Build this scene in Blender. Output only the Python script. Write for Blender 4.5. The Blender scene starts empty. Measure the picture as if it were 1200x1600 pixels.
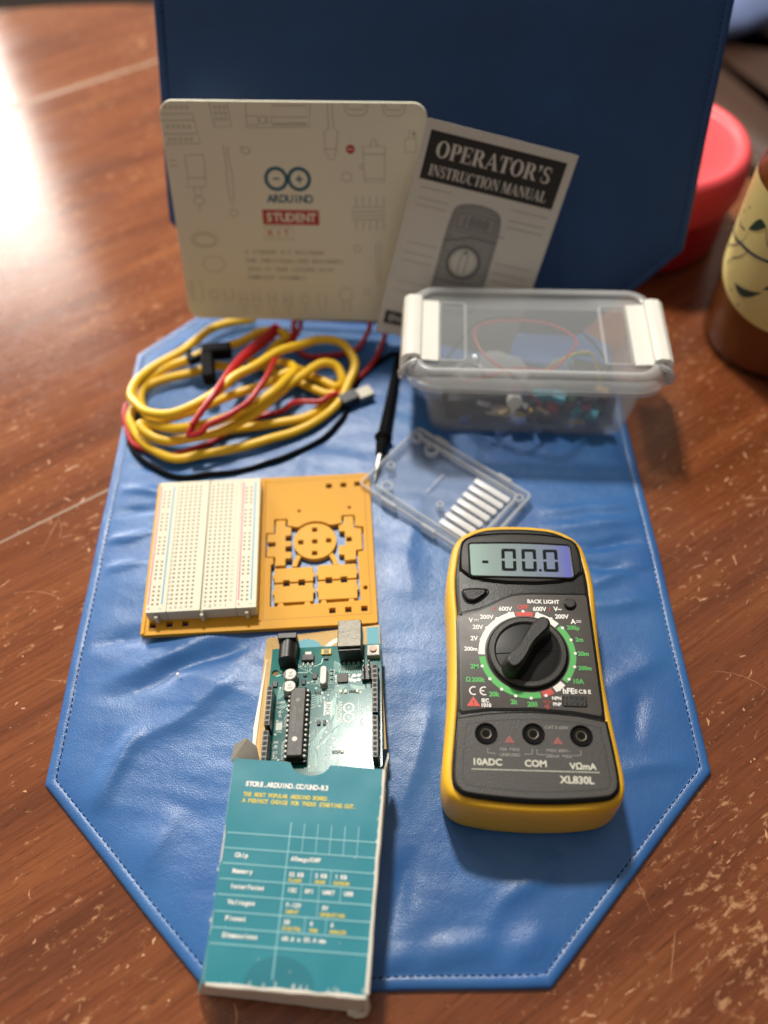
import bpy, bmesh, math, random
from math import sin, cos, pi, radians as R
from mathutils import Vector, Matrix, noise
C = bpy.context.scene
MM = 0.001
random.seed(7)

# ------------------------------------------------------------------ camera, light, exposure
cam = bpy.data.objects.new('camera', bpy.data.cameras.new('camera'))
C.collection.objects.link(cam); C.camera = cam
cam.location = (0, 0, 0.39194)
cam.matrix_world = Matrix.Translation(cam.location) @ Matrix.Rotation(R(90 - 53.873), 4, 'X') @ Matrix.Rotation(-0.01965, 4, 'Z')
cd = cam.data
cd.sensor_fit = 'VERTICAL'; cd.sensor_height = 24.0; cd.sensor_width = 18.0
cd.lens = 24.0 * 1353.67 / 1600.0
cd.clip_start = 0.01; cd.clip_end = 30
cd.dof.use_dof = True; cd.dof.focus_distance = 0.40; cd.dof.aperture_fstop = 2.25

w = bpy.data.worlds.new('World'); C.world = w; w.use_nodes = True
bg = w.node_tree.nodes['Background']
# the room around: a bright warm wall to the left and behind, dimmer to the right and behind the camera
_nt = w.node_tree; _tc = _nt.nodes.new('ShaderNodeTexCoord'); _d = _nt.nodes.new('ShaderNodeVectorMath'); _d.operation = 'DOT_PRODUCT'
_d.inputs[1].default_value = (-0.55, 0.45, 0.45); _nt.links.new(_tc.outputs['Generated'], _d.inputs[0])
_r = _nt.nodes.new('ShaderNodeValToRGB'); _m = _nt.nodes.new('ShaderNodeMapRange'); _m.inputs[1].default_value = -0.8; _m.inputs[2].default_value = 0.8
_nt.links.new(_d.outputs['Value'], _m.inputs[0]); _nt.links.new(_m.outputs[0], _r.inputs[0])
_e = _r.color_ramp.elements; _e.new(.5)
for _x, (_p, _c) in zip(_e, [(.15, (.17, .15, .14, 1)), (.5, (.36, .34, .32, 1)), (.9, (.95, .80, .66, 1))]): _x.position = _p; _x.color = _c
_nt.links.new(_r.outputs[0], bg.inputs[0]); bg.inputs[1].default_value = 0.58

def area(name, loc, target, size, power, color, size_y=None, disk=False):
    l = bpy.data.lights.new(name, 'AREA'); l.energy = power; l.color = color
    l.shape = 'DISK' if disk else ('RECTANGLE' if size_y else 'SQUARE'); l.size = size
    if size_y: l.size_y = size_y
    o = bpy.data.objects.new(name, l); C.collection.objects.link(o)
    d = Vector(target) - Vector(loc)
    o.matrix_world = Matrix.Translation(loc) @ d.to_track_quat('-Z', 'Y').to_matrix().to_4x4()
    return o
area('ceiling_lamp', (-0.17, 1.0, 1.2), (0.0, 0.2, 0), 0.14, 21.0, (1.0, 0.95, 0.87), disk=True)
area('window_light', (-1.77, 2.5, 0.80), (-1.77, 0.0, 0.80), 1.36, 130.0, (1.0, 0.94, 0.86), size_y=1.15)

vs = C.view_settings
vs.view_transform = 'Standard'; vs.look = 'None'; vs.gamma = 1; vs.exposure = 0.0; vs.use_curve_mapping = False
C.render.engine = 'CYCLES'
C.cycles.max_bounces = 10; C.cycles.transparent_max_bounces = 24; C.cycles.transmission_bounces = 6
C.cycles.caustics_reflective = False; C.cycles.caustics_refractive = False
C.cycles.use_denoising = True; C.cycles.sample_clamp_indirect = 6

# ------------------------------------------------------------------ materials
def lin(h):
    h = h.lstrip('#')
    o = []
    for i in (0, 2, 4):
        c = int(h[i:i+2], 16) / 255
        o.append(c / 12.92 if c <= .04045 else ((c + .055) / 1.055) ** 2.4)
    return (*o, 1)
MATS = {}
def new_mat(name):
    m = bpy.data.materials.new(name); m.use_nodes = True
    nt = m.node_tree; MATS[name] = m
    return m, nt, nt.nodes['Principled BSDF']
def N(nt, t, **kw):
    n = nt.nodes.new(t)
    for k, v in kw.items(): setattr(n, k, v)
    return n
def mat(name, col, rough=.5, metal=0, var=0, vscale=60, bump=0, bscale=400, coat=0, spec=.5, trans=0):
    """principled with slight procedural mottling of colour and roughness, and grain bump"""
    if name in MATS: return MATS[name]
    m, nt, p = new_mat(name)
    c = lin(col) if isinstance(col, str) else (*col, 1)
    p.inputs['Base Color'].default_value = c
    p.inputs['Roughness'].default_value = rough; p.inputs['Metallic'].default_value = metal
    p.inputs['Coat Weight'].default_value = coat; p.inputs['Specular IOR Level'].default_value = spec
    tc = N(nt, 'ShaderNodeTexCoord'); L = nt.links.new
    if var:
        n = N(nt, 'ShaderNodeTexNoise'); n.inputs['Scale'].default_value = vscale; n.inputs['Detail'].default_value = 5
        L(tc.outputs['Object'], n.inputs['Vector'])
        mx = N(nt, 'ShaderNodeMix', data_type='RGBA')
        mx.inputs['A'].default_value = (*[x * (1 - var) for x in c[:3]], 1)
        mx.inputs['B'].default_value = (*[min(1, x * (1 + var)) for x in c[:3]], 1)
        L(n.outputs['Fac'], mx.inputs['Factor']); L(mx.outputs['Result'], p.inputs['Base Color'])
        mr = N(nt, 'ShaderNodeMapRange'); mr.inputs[3].default_value = max(.03, rough - .08); mr.inputs[4].default_value = min(1, rough + .08)
        L(n.outputs['Fac'], mr.inputs[0]); L(mr.outputs[0], p.inputs['Roughness'])
    if bump:
        n = N(nt, 'ShaderNodeTexNoise'); n.inputs['Scale'].default_value = bscale; n.inputs['Detail'].default_value = 4
        L(tc.outputs['Object'], n.inputs['Vector'])
        b = N(nt, 'ShaderNodeBump'); b.inputs['Strength'].default_value = bump; b.inputs['Distance'].default_value = .0004
        L(n.outputs['Fac'], b.inputs['Height']); L(b.outputs['Normal'], p.inputs['Normal'])
    return m
def clear_mat(name, col, opac, rough=.15, spec=.5):
    """thin clear or milky plastic: part see-through, part glossy"""
    m, nt, p = new_mat(name); L = nt.links.new
    p.inputs['Base Color'].default_value = lin(col); p.inputs['Roughness'].default_value = rough
    p.inputs['Specular IOR Level'].default_value = spec
    t = N(nt, 'ShaderNodeBsdfTransparent'); t.inputs[0].default_value = (.97, .98, .99, 1)
    lw = N(nt, 'ShaderNodeLayerWeight'); lw.inputs[0].default_value = .35
    mr = N(nt, 'ShaderNodeMapRange'); mr.inputs[3].default_value = opac; mr.inputs[4].default_value = min(1, opac + .3)
    L(lw.outputs['Facing'], mr.inputs[0])
    mx = N(nt, 'ShaderNodeMixShader'); L(mr.outputs[0], mx.inputs[0]); L(t.outputs[0], mx.inputs[1]); L(p.outputs[0], mx.inputs[2])
    L(mx.outputs[0], nt.nodes['Material Output'].inputs['Surface'])
    return m

def wood_table():
    m, nt, p = new_mat('table wood'); L = nt.links.new
    tc = N(nt, 'ShaderNodeTexCoord')
    rot = N(nt, 'ShaderNodeMapping', vector_type='TEXTURE'); rot.inputs['Rotation'].default_value = (0, 0, R(34))
    L(tc.outputs['Object'], rot.inputs['Vector'])
    def noise_(sx, sy, scale, detail=6, rough=.6, dist=0):
        mp = N(nt, 'ShaderNodeMapping'); mp.inputs['Scale'].default_value = (sx, sy, 1)
        L(rot.outputs[0], mp.inputs['Vector'])
        n = N(nt, 'ShaderNodeTexNoise'); n.inputs['Scale'].default_value = scale; n.inputs['Detail'].default_value = detail
        n.inputs['Roughness'].default_value = rough; n.inputs['Distortion'].default_value = dist
        L(mp.outputs[0], n.inputs['Vector']); return n
    def ramp(src, stops):
        r = N(nt, 'ShaderNodeValToRGB'); e = r.color_ramp.elements
        while len(e) < len(stops): e.new(.5)
        for x, (pos, c) in zip(e, stops): x.position = pos; x.color = c
        L(src, r.inputs[0]); return r
    def mix(f, a, b, mode='MIX'):
        x = N(nt, 'ShaderNodeMix', data_type='RGBA', blend_type=mode)
        for s, k in ((f, 'Factor'), (a, 'A'), (b, 'B')):
            if hasattr(s, 'links'): L(s, x.inputs[k])
            elif k == 'Factor': x.inputs[k].default_value = s
            else: x.inputs[k].default_value = s
        return x.outputs['Result']
    band = noise_(1.2, 14, 3.0, 4, .6, .6)
    base = ramp(band.outputs['Fac'], [(.25, lin('#61331e')), (.5, lin('#7d4528')), (.75, lin('#965a33'))])
    fine = noise_(6, 170, 3.0, 5, .7)
    fr = ramp(fine.outputs['Fac'], [(.36, (.6, .56, .53, 1)), (.55, (1, 1, 1, 1))])
    col = mix(.75, base.outputs[0], fr.outputs[0], 'MULTIPLY')
    pore = noise_(22, 260, 4.0, 3, .6)
    pr = ramp(pore.outputs['Fac'], [(.33, (.3, .27, .25, 1)), (.4, (1, 1, 1, 1))])
    col = mix(.6, col, pr.outputs[0], 'MULTIPLY')
    # worn pale flecks where the varnish is chipped
    fl = noise_(60, 130, 2.2, 9, .72, .5)
    mask = noise_(1, 1, 9.0, 3, .6)
    mm = N(nt, 'ShaderNodeMath', operation='MULTIPLY_ADD'); L(mask.outputs['Fac'], mm.inputs[0]); mm.inputs[1].default_value = .34; L(fl.outputs['Fac'], mm.inputs[2])
    fleck = ramp(mm.outputs[0], [(.75, (0, 0, 0, 1)), (.84, (1, 1, 1, 1))])
    col = mix(fleck.outputs[0], col, lin('#b98862'))
    dk = noise_(30, 60, 2.0, 8, .7, 1.0)
    dr = ramp(dk.outputs['Fac'], [(.27, (1, 1, 1, 1)), (.36, (0, 0, 0, 1))])
    col = mix(dr.outputs[0], col, lin('#3b1d11'))
    L(col, p.inputs['Base Color'])
    rn = noise_(2, 5, 6, 5)
    mr = N(nt, 'ShaderNodeMapRange'); mr.inputs[3].default_value = .07; mr.inputs[4].default_value = .22
    L(rn.outputs['Fac'], mr.inputs[0])
    L(mr.outputs[0], p.inputs['Roughness'])
    b = N(nt, 'ShaderNodeBump'); b.inputs['Strength'].default_value = .25; b.inputs['Distance'].default_value = .0006
    L(fine.outputs['Fac'], b.inputs['Height']); L(b.outputs[0], p.inputs['Normal'])
    return m
def leather(name, c1, c2, rough):
    m, nt, p = new_mat(name); L = nt.links.new
    tc = N(nt, 'ShaderNodeTexCoord')
    n = N(nt, 'ShaderNodeTexNoise'); n.inputs['Scale'].default_value = 22; n.inputs['Detail'].default_value = 6
    L(tc.outputs['Object'], n.inputs['Vector'])
    r = N(nt, 'ShaderNodeValToRGB'); r.color_ramp.elements[0].color = lin(c1); r.color_ramp.elements[1].color = lin(c2)
    r.color_ramp.elements[0].position = .3; r.color_ramp.elements[1].position = .7
    L(n.outputs['Fac'], r.inputs[0]); L(r.outputs[0], p.inputs['Base Color'])
    mr = N(nt, 'ShaderNodeMapRange'); mr.inputs[3].default_value = rough - .08; mr.inputs[4].default_value = rough + .1
    n3 = N(nt, 'ShaderNodeTexNoise'); n3.inputs['Scale'].default_value = 60; n3.inputs['Detail'].default_value = 8
    L(tc.outputs['Object'], n3.inputs['Vector']); L(n3.outputs['Fac'], mr.inputs[0]); L(mr.outputs[0], p.inputs['Roughness'])
    v = N(nt, 'ShaderNodeTexVoronoi', feature='DISTANCE_TO_EDGE'); v.inputs['Scale'].default_value = 900
    L(tc.outputs['Object'], v.inputs['Vector'])
    n2 = N(nt, 'ShaderNodeTexNoise'); n2.inputs['Scale'].default_value = 260; n2.inputs['Detail'].default_value = 6; n2.inputs['Roughness'].default_value = .65
    L(tc.outputs['Object'], n2.inputs['Vector'])
    ad = N(nt, 'ShaderNodeMath', operation='MULTIPLY_ADD'); L(v.outputs['Distance'], ad.inputs[0]); ad.inputs[1].default_value = .6; L(n2.outputs['Fac'], ad.inputs[2])
    b = N(nt, 'ShaderNodeBump'); b.inputs['Strength'].default_value = .32; b.inputs['Distance'].default_value = .0005
    L(ad.outputs[0], b.inputs['Height']); L(b.outputs[0], p.inputs['Normal'])
    return m
M_wood = wood_table()
M_blue = leather('blue leather', '#285b9b', '#376ca7', .35)
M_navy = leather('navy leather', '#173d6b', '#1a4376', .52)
M_seam = mat('blue seam thread', '#0e2750', .95, spec=.03)

# ------------------------------------------------------------------ mesh helpers (millimetres)
def link(o): C.collection.objects.link(o); return o
def thing(name, label, cat, loc=(0, 0, 0), rot=0, group=None, rotm=None):
    o = link(bpy.data.objects.new(name, None)); o.empty_display_size = .01
    o['label'] = label; o['category'] = cat
    if group: o['group'] = group
    m = rotm.to_4x4() if rotm else Matrix.Rotation(rot, 4, 'Z')
    o.matrix_world = Matrix.Translation(Vector(loc) * MM) @ m
    return o
def tag(o, label, cat, group=None):
    o['label'] = label; o['category'] = cat
    if group: o['group'] = group
    return o
def inset(poly, d):
    n = len(poly); out = []
    if abs(d) < 1e-9: return list(poly)
    a = sum(poly[i][0]*poly[(i+1) % n][1] - poly[(i+1) % n][0]*poly[i][1] for i in range(n))
    sg = 1 if a > 0 else -1
    for i in range(n):
        p0, p1, p2 = Vector(poly[i-1][:2]), Vector(poly[i][:2]), Vector(poly[(i+1) % n][:2])
        e1 = p1 - p0; e2 = p2 - p1
        if e1.length < 1e-9: e1 = e2
        if e2.length < 1e-9: e2 = e1
        n1 = Vector((-e1.y, e1.x)).normalized() * sg; n2 = Vector((-e2.y, e2.x)).normalized() * sg
        b = n1 + n2
        k = b.length_squared
        if k < .15: b = n1; k = 1; q = b
        else: q = b * (2 / k)
        if q.length > 2.2: q = q.normalized() * 2.2
        out.append((p1.x + q.x*d, p1.y + q.y*d))
    return out
def rr(wd, h, r, n=6, cx=0, cy=0):
    r = min(r, wd/2 - 1e-3, h/2 - 1e-3); o = []
    for sx, sy, a0 in ((1, 1, 0), (-1, 1, 90), (-1, -1, 180), (1, -1, 270)):
        for k in range(n + 1):
            a = R(a0 + 90*k/n)
            o.append((cx + sx*(wd/2 - r) + r*cos(a), cy + sy*(h/2 - r) + r*sin(a)))
    return o
def circ(r, n=24, cx=0, cy=0): return [(cx + r*cos(2*pi*k/n), cy + r*sin(2*pi*k/n)) for k in range(n)]
def smooth_poly(pts, it=2):
    for _ in range(it):
        o = []
        for i in range(len(pts)):
            a, b = pts[i], pts[(i+1) % len(pts)]
            o += [(a[0]*.75 + b[0]*.25, a[1]*.75 + b[1]*.25), (a[0]*.25 + b[0]*.75, a[1]*.25 + b[1]*.75)]
        pts = o
    return pts
def catmull(P, n=10, closed=False):
    P = [Vector(p) for p in P]; out = []; k = len(P)
    for i in range(k if closed else k - 1):
        p0 = P[(i-1) % k] if (closed or i > 0) else P[0]; p1 = P[i]; p2 = P[(i+1) % k]; p3 = P[(i+2) % k] if (closed or i < k-2) else P[-1]
        for j in range(n):
            t = j / n
            out.append(.5*((2*p1) + (p2-p0)*t + (2*p0-5*p1+4*p2-p3)*t*t + (3*p1-p0-3*p2+p3)*t**3))
    if not closed: out.append(P[-1])
    return out
def kink(P, a):
    return [p + Vector((noise.noise(p*.045 + Vector((1, 2, 3))), noise.noise(p*.045 + Vector((7, 5, 3))), .35*noise.noise(p*.06)))*a for p in P]
class MB:
    def __init__(s): s.v = []; s.f = []; s.mi = []; s.cur = 0
    def face(s, idx): s.f.append(tuple(idx)); s.mi.append(s.cur)
    def add(s, vs, fs):
        o = len(s.v); s.v += [tuple(q) for q in vs]
        for q in fs: s.face([i + o for i in q])
    def loft(s, rings, cap0=True, cap1=True, closed=True):
        n = len(rings[0]); o = len(s.v)
        for r in rings: s.v += [tuple(q) for q in r]
        for k in range(len(rings) - 1):
            for i in range(n if closed else n - 1):
                j = (i + 1) % n
                s.face((o + k*n + i, o + k*n + j, o + (k+1)*n + j, o + (k+1)*n + i))
        if cap0: s.face(tuple(o + i for i in reversed(range(n))))
        if cap1: s.face(tuple(o + (len(rings)-1)*n + i for i in range(n)))
        return s
    def prism(s, poly, prof):
        """outline lofted through [(z, inset)]"""
        return s.loft([[(x, y, z) for x, y in inset(poly, d)] for z, d in prof])
    def slab(s, poly, z0, z1, b=.3):
        return s.prism(poly, [(z0, 0), (z1 - b, 0), (z1, b)])
    def box(s, cx, cy, z0, sx, sy, sz, b=.2, r=None):
        return s.slab(rr(sx, sy, r if r is not None else min(.4, sx/4, sy/4), 2, cx, cy), z0, z0 + sz, min(b, sz/2))
    def cyl(s, cx, cy, z0, z1, r, r2=None, n=20, b=.2):
        r2 = r if r2 is None else r2
        return s.loft([[(x, y, z) for x, y in circ(q, n, cx, cy)] for z, q in ((z0, r), (z1 - b, r2), (z1, max(.01, r2 - b)))])
    def lathe(s, prof, n=40, cx=0, cy=0, caps=True):
        return s.loft([[(x, y, z) for x, y in circ(max(r, .01), n, cx, cy)] for r, z in prof], caps, caps)
    def tube(s, path, r, n=10, cap=True):
        P = [Vector(p) for p in path]; rings = []; up = Vector((0.02, 0.03, 1))
        for i, p in enumerate(P):
            t = (P[min(i+1, len(P)-1)] - P[max(i-1, 0)])
            t = t.normalized() if t.length > 1e-9 else Vector((1, 0, 0))
            a = t.cross(up)
            if a.length < 1e-3: a = t.cross(Vector((1, 0, 0)))
            a.normalize(); b = a.cross(t).normalized(); up = b
            q = r[i] if isinstance(r, (list, tuple)) else (r(i/(len(P)-1)) if callable(r) else r)
            rings.append([p + a*q*cos(2*pi*k/n) + b*q*sin(2*pi*k/n) for k in range(n)])
        return s.loft(rings, cap, cap)
    def xform(s, m):
        s.v = [tuple(m @ Vector(q)) for q in s.v]; return s
    def build(s, name, m, parent=None, ang=35, flat=False):
        me = bpy.data.meshes.new(name)
        me.from_pydata([(a*MM, b*MM, c*MM) for a, b, c in s.v], [], s.f)
        ms = m if isinstance(m, (list, tuple)) else [m]
        for q in ms: me.materials.append(q)
        if len(ms) > 1:
            for pl, k in zip(me.polygons, s.mi): pl.material_index = k
        bm = bmesh.new(); bm.from_mesh(me); bmesh.ops.recalc_face_normals(bm, faces=bm.faces); bm.to_mesh(me); bm.free()
        if not flat:
            for pl in me.polygons: pl.use_smooth = True
            me.set_sharp_from_angle(angle=R(ang))
        me.update()
        o = link(bpy.data.objects.new(name, me))
        if parent: o.parent = parent
        return o
def plate(name, loops, z0, z1, m, parent, bevel=.15):
    """flat plate with holes: filled 2D curve turned into a mesh"""
    cu = bpy.data.curves.new(name, 'CURVE'); cu.dimensions = '2D'; cu.fill_mode = 'BOTH'
    cu.extrude = max(1e-6, (z1 - z0)/2 - bevel); cu.bevel_depth = bevel; cu.bevel_resolution = 1; cu.offset = -bevel
    for lp in loops:
        sp = cu.splines.new('POLY'); sp.points.add(len(lp) - 1); sp.use_cyclic_u = True
        for q, (x, y) in zip(sp.points, lp): q.co = (x, y, 0, 1)
    t = bpy.data.objects.new('tmp', cu)
    me = bpy.data.meshes.new_from_object(t)
    bpy.data.objects.remove(t); bpy.data.curves.remove(cu)
    me.name = name
    for v in me.vertices: v.co = Vector((v.co.x*MM, v.co.y*MM, (v.co.z + (z0+z1)/2)*MM))
    me.materials.clear(); me.materials.append(m)
    for pl in me.polygons: pl.use_smooth = False; pl.material_index = 0
    o = link(bpy.data.objects.new(name, me))
    if parent: o.parent = parent
    return o

GL = {}
def glyphs(s, bold):
    k = (s, bold)
    if k in GL: return GL[k]
    cu = bpy.data.curves.new('t', 'FONT'); cu.body = s; cu.size = 1; cu.offset = bold; cu.resolution_u = 3
    t = bpy.data.objects.new('t', cu); me = bpy.data.meshes.new_from_object(t)
    vs = [(v.co.x, v.co.y) for v in me.vertices]; fs = [tuple(p.vertices) for p in me.polygons]
    bpy.data.objects.remove(t); bpy.data.curves.remove(cu); bpy.data.meshes.remove(me)
    GL[k] = (vs, fs); return GL[k]
CAPH = max(y for x, y in glyphs('H', 0)[0])
class Print:
    """ink on a flat face: polygons per colour, built as one child mesh per ink"""
    def __init__(s): s.d = {}
    def _mb(s, ink): return s.d.setdefault(ink, MB())
    def poly(s, ink, pts, z): s._mb(ink).add([(x, y, z) for x, y in pts], [tuple(range(len(pts)))])
    def rect(s, ink, x0, y0, x1, y1, z): s.poly(ink, [(x0, y0), (x1, y0), (x1, y1), (x0, y1)], z)
    def line(s, ink, pts, wd, z, closed=False):
        P = [Vector(p) for p in pts]; n = len(P)
        mb = s._mb(ink); L_, R_ = [], []
        for i in range(n):
            a = P[(i-1) % n] if (closed or i) else P[0]; b = P[(i+1) % n] if (closed or i < n-1) else P[-1]
            t = (b - a); t = t.normalized() if t.length > 1e-9 else Vector((1, 0)); q = Vector((-t.y, t.x))*wd/2
            L_.append(P[i] + q); R_.append(P[i] - q)
        vs = [(q.x, q.y, z) for q in L_] + [(q.x, q.y, z) for q in R_]
        fs = [(i, (i+1) % n, n + (i+1) % n, n + i) for i in range(n if closed else n-1)]
        mb.add(vs, fs)
    def ring(s, ink, cx, cy, r0, r1, z, a0=0, a1=360, n=40):
        a = [R(a0 + (a1-a0)*k/n) for k in range(n+1)]
        vs = [(cx + r0*cos(t), cy + r0*sin(t), z) for t in a] + [(cx + r1*cos(t), cy + r1*sin(t), z) for t in a]
        s._mb(ink).add(vs, [(k, k+1, n+2+k, n+1+k) for k in range(n)])
    def disc(s, ink, cx, cy, r, z, n=16): s.poly(ink, circ(r, n, cx, cy), z)
    def text(s, ink, t, x, y, h, z, align='c', rot=0, bold=0.0, sx=1.0, mono=None, skew=0):
        """cap height h, centred on y"""
        k = h / CAPH
        if mono:
            n = len(t); x0 = x - (mono*n/2 if align == 'c' else 0)
            for i, ch in enumerate(t):
                if ch != ' ': s.text(ink, ch, x0 + mono*(i+.5), y, h, z, 'c', 0, bold, min(sx, mono/h*1.06) if ch not in 'MW' else min(sx, mono/h*.9))
            return
        vs, fs = glyphs(t, bold)
        if not vs: return
        lo = min(v[0] for v in vs); hi = max(v[0] for v in vs)
        ox = {'c': -(lo+hi)/2, 'l': -lo, 'r': -hi}[align]
        c_, s_ = cos(rot), sin(rot); out = []
        for a, b in vs:
            a = (a + ox)*k*sx + skew*b*k; b = (b - CAPH/2)*k
            out.append((x + a*c_ - b*s_, y + a*s_ + b*c_, z))
        s._mb(ink).add(out, fs)
    def build(s, parent, names=None):
        for ink, mb in s.d.items():
            mb.build((names or {}).get(ink, 'printed_lettering'), MATS[ink], parent, flat=True)
def ink(name, col, rough=.5):
    mat(name, col, rough, var=.06, vscale=300); return name
W_ = ink('white ink', '#e8e6e0'); GR_ = ink('green ink', '#4fae55'); RD_ = ink('red ink', '#c9473d'); BK_ = ink('black ink', '#1b1a19')

# ------------------------------------------------------------------ setting: table, floor
def table():
    mb = MB(); cx, cy, r = -275, 251, 667
    prof = [(r-14, -28), (r-2, -22), (r, -12), (r-1.5, -4), (r-6, 0)]
    mb.lathe(prof, 160, cx, cy)
    # chips and scratches through the varnish, and the pale joints between the leaves
    mb.cur = 1
    rnd = random.Random(3)
    def ribbon(x, y, a, L, wd, bend, z):
        n = 7; pts = []; 
        for k in range(n):
            t = k/(n-1) - .5
            q = a + bend*t
            pts.append((x + L*t*cos(q) + rnd.uniform(-.12, .12)*wd, y + L*t*sin(q) + rnd.uniform(-.12, .12)*wd))
        L_, R_ = [], []
        for k in range(n):
            t = k/(n-1); ww = wd*(.15 + sin(pi*t)**.7)*rnd.uniform(.5, 1.1)/2
            nx, ny = -sin(a), cos(a)
            L_.append((pts[k][0] + nx*ww, pts[k][1] + ny*ww, z)); R_.append((pts[k][0] - nx*ww, pts[k][1] - ny*ww, z))
        mb.add(L_ + R_, [(k, k+1, n+k+1, n+k) for k in range(n-1)])
    for i in range(520):
        side = rnd.random()
        if side < .5: x = rnd.uniform(70, 260); y = rnd.uniform(-30, 330)
        elif side < .86: x = rnd.uniform(-260, -40); y = rnd.uniform(-30, 330)
        else: x = rnd.uniform(-300, 300); y = rnd.uniform(300, 620)
        ribbon(x, y, rnd.gauss(R(50), .7), rnd.expovariate(1/2.2) + .9, rnd.uniform(.25, 1.1), rnd.uniform(-.8, .8), .06 + .02*(i % 3))
    for i in range(26):
        x = rnd.choice((rnd.uniform(100, 240), rnd.uniform(-240, -60))); y = rnd.uniform(-20, 300)
        ribbon(x, y, rnd.uniform(0, pi), rnd.uniform(12, 45), rnd.uniform(.1, .22), rnd.uniform(-.5, .5), .05)
    d = Vector((cos(R(33.6)), sin(R(33.6)))); nn = Vector((-d.y, d.x))
    for off, wd in ((342, 1.6), (775, 5.0), (-91, 1.4)):
        ends = []
        for sgn in (-1, 1):
            q = nn*off; t = 0
            while (q + d*t*sgn - Vector((cx, cy))).length < r - 7 and t < 2000: t += 2
            ends.append(q + d*t*sgn)
        if (ends[0]-ends[1]).length < 10: continue
        a, b = ends; h = nn*wd/2
        mb.cur = 2
        mb.add([(p.x, p.y, .12) for p in (a-h, b-h, b+h, a+h)], [(0, 1, 2, 3)])
    o = mb.build('table', [M_wood, mat('worn varnish', '#c9966e', .55, var=.25, vscale=90), mat('leaf joint', '#87664d', .5, var=.2, vscale=40)])
    o['kind'] = 'structure'; o['label'] = 'round reddish brown wooden table worn pale with scratches'
    p = MB()
    p.lathe([(220, -728), (225, -700), (70, -660), (55, -500), (55, -120), (160, -60), (170, -28.2)], 40, cx, cy)
    p.build('pedestal', M_wood, o)
table()
fl = MB(); fl.box(0, 1200, -760, 6000, 6000, 30); fo = fl.build('floor', mat('floor boards', '#2c1e17', .5, var=.3, vscale=4)); fo['kind'] = 'structure'

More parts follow.
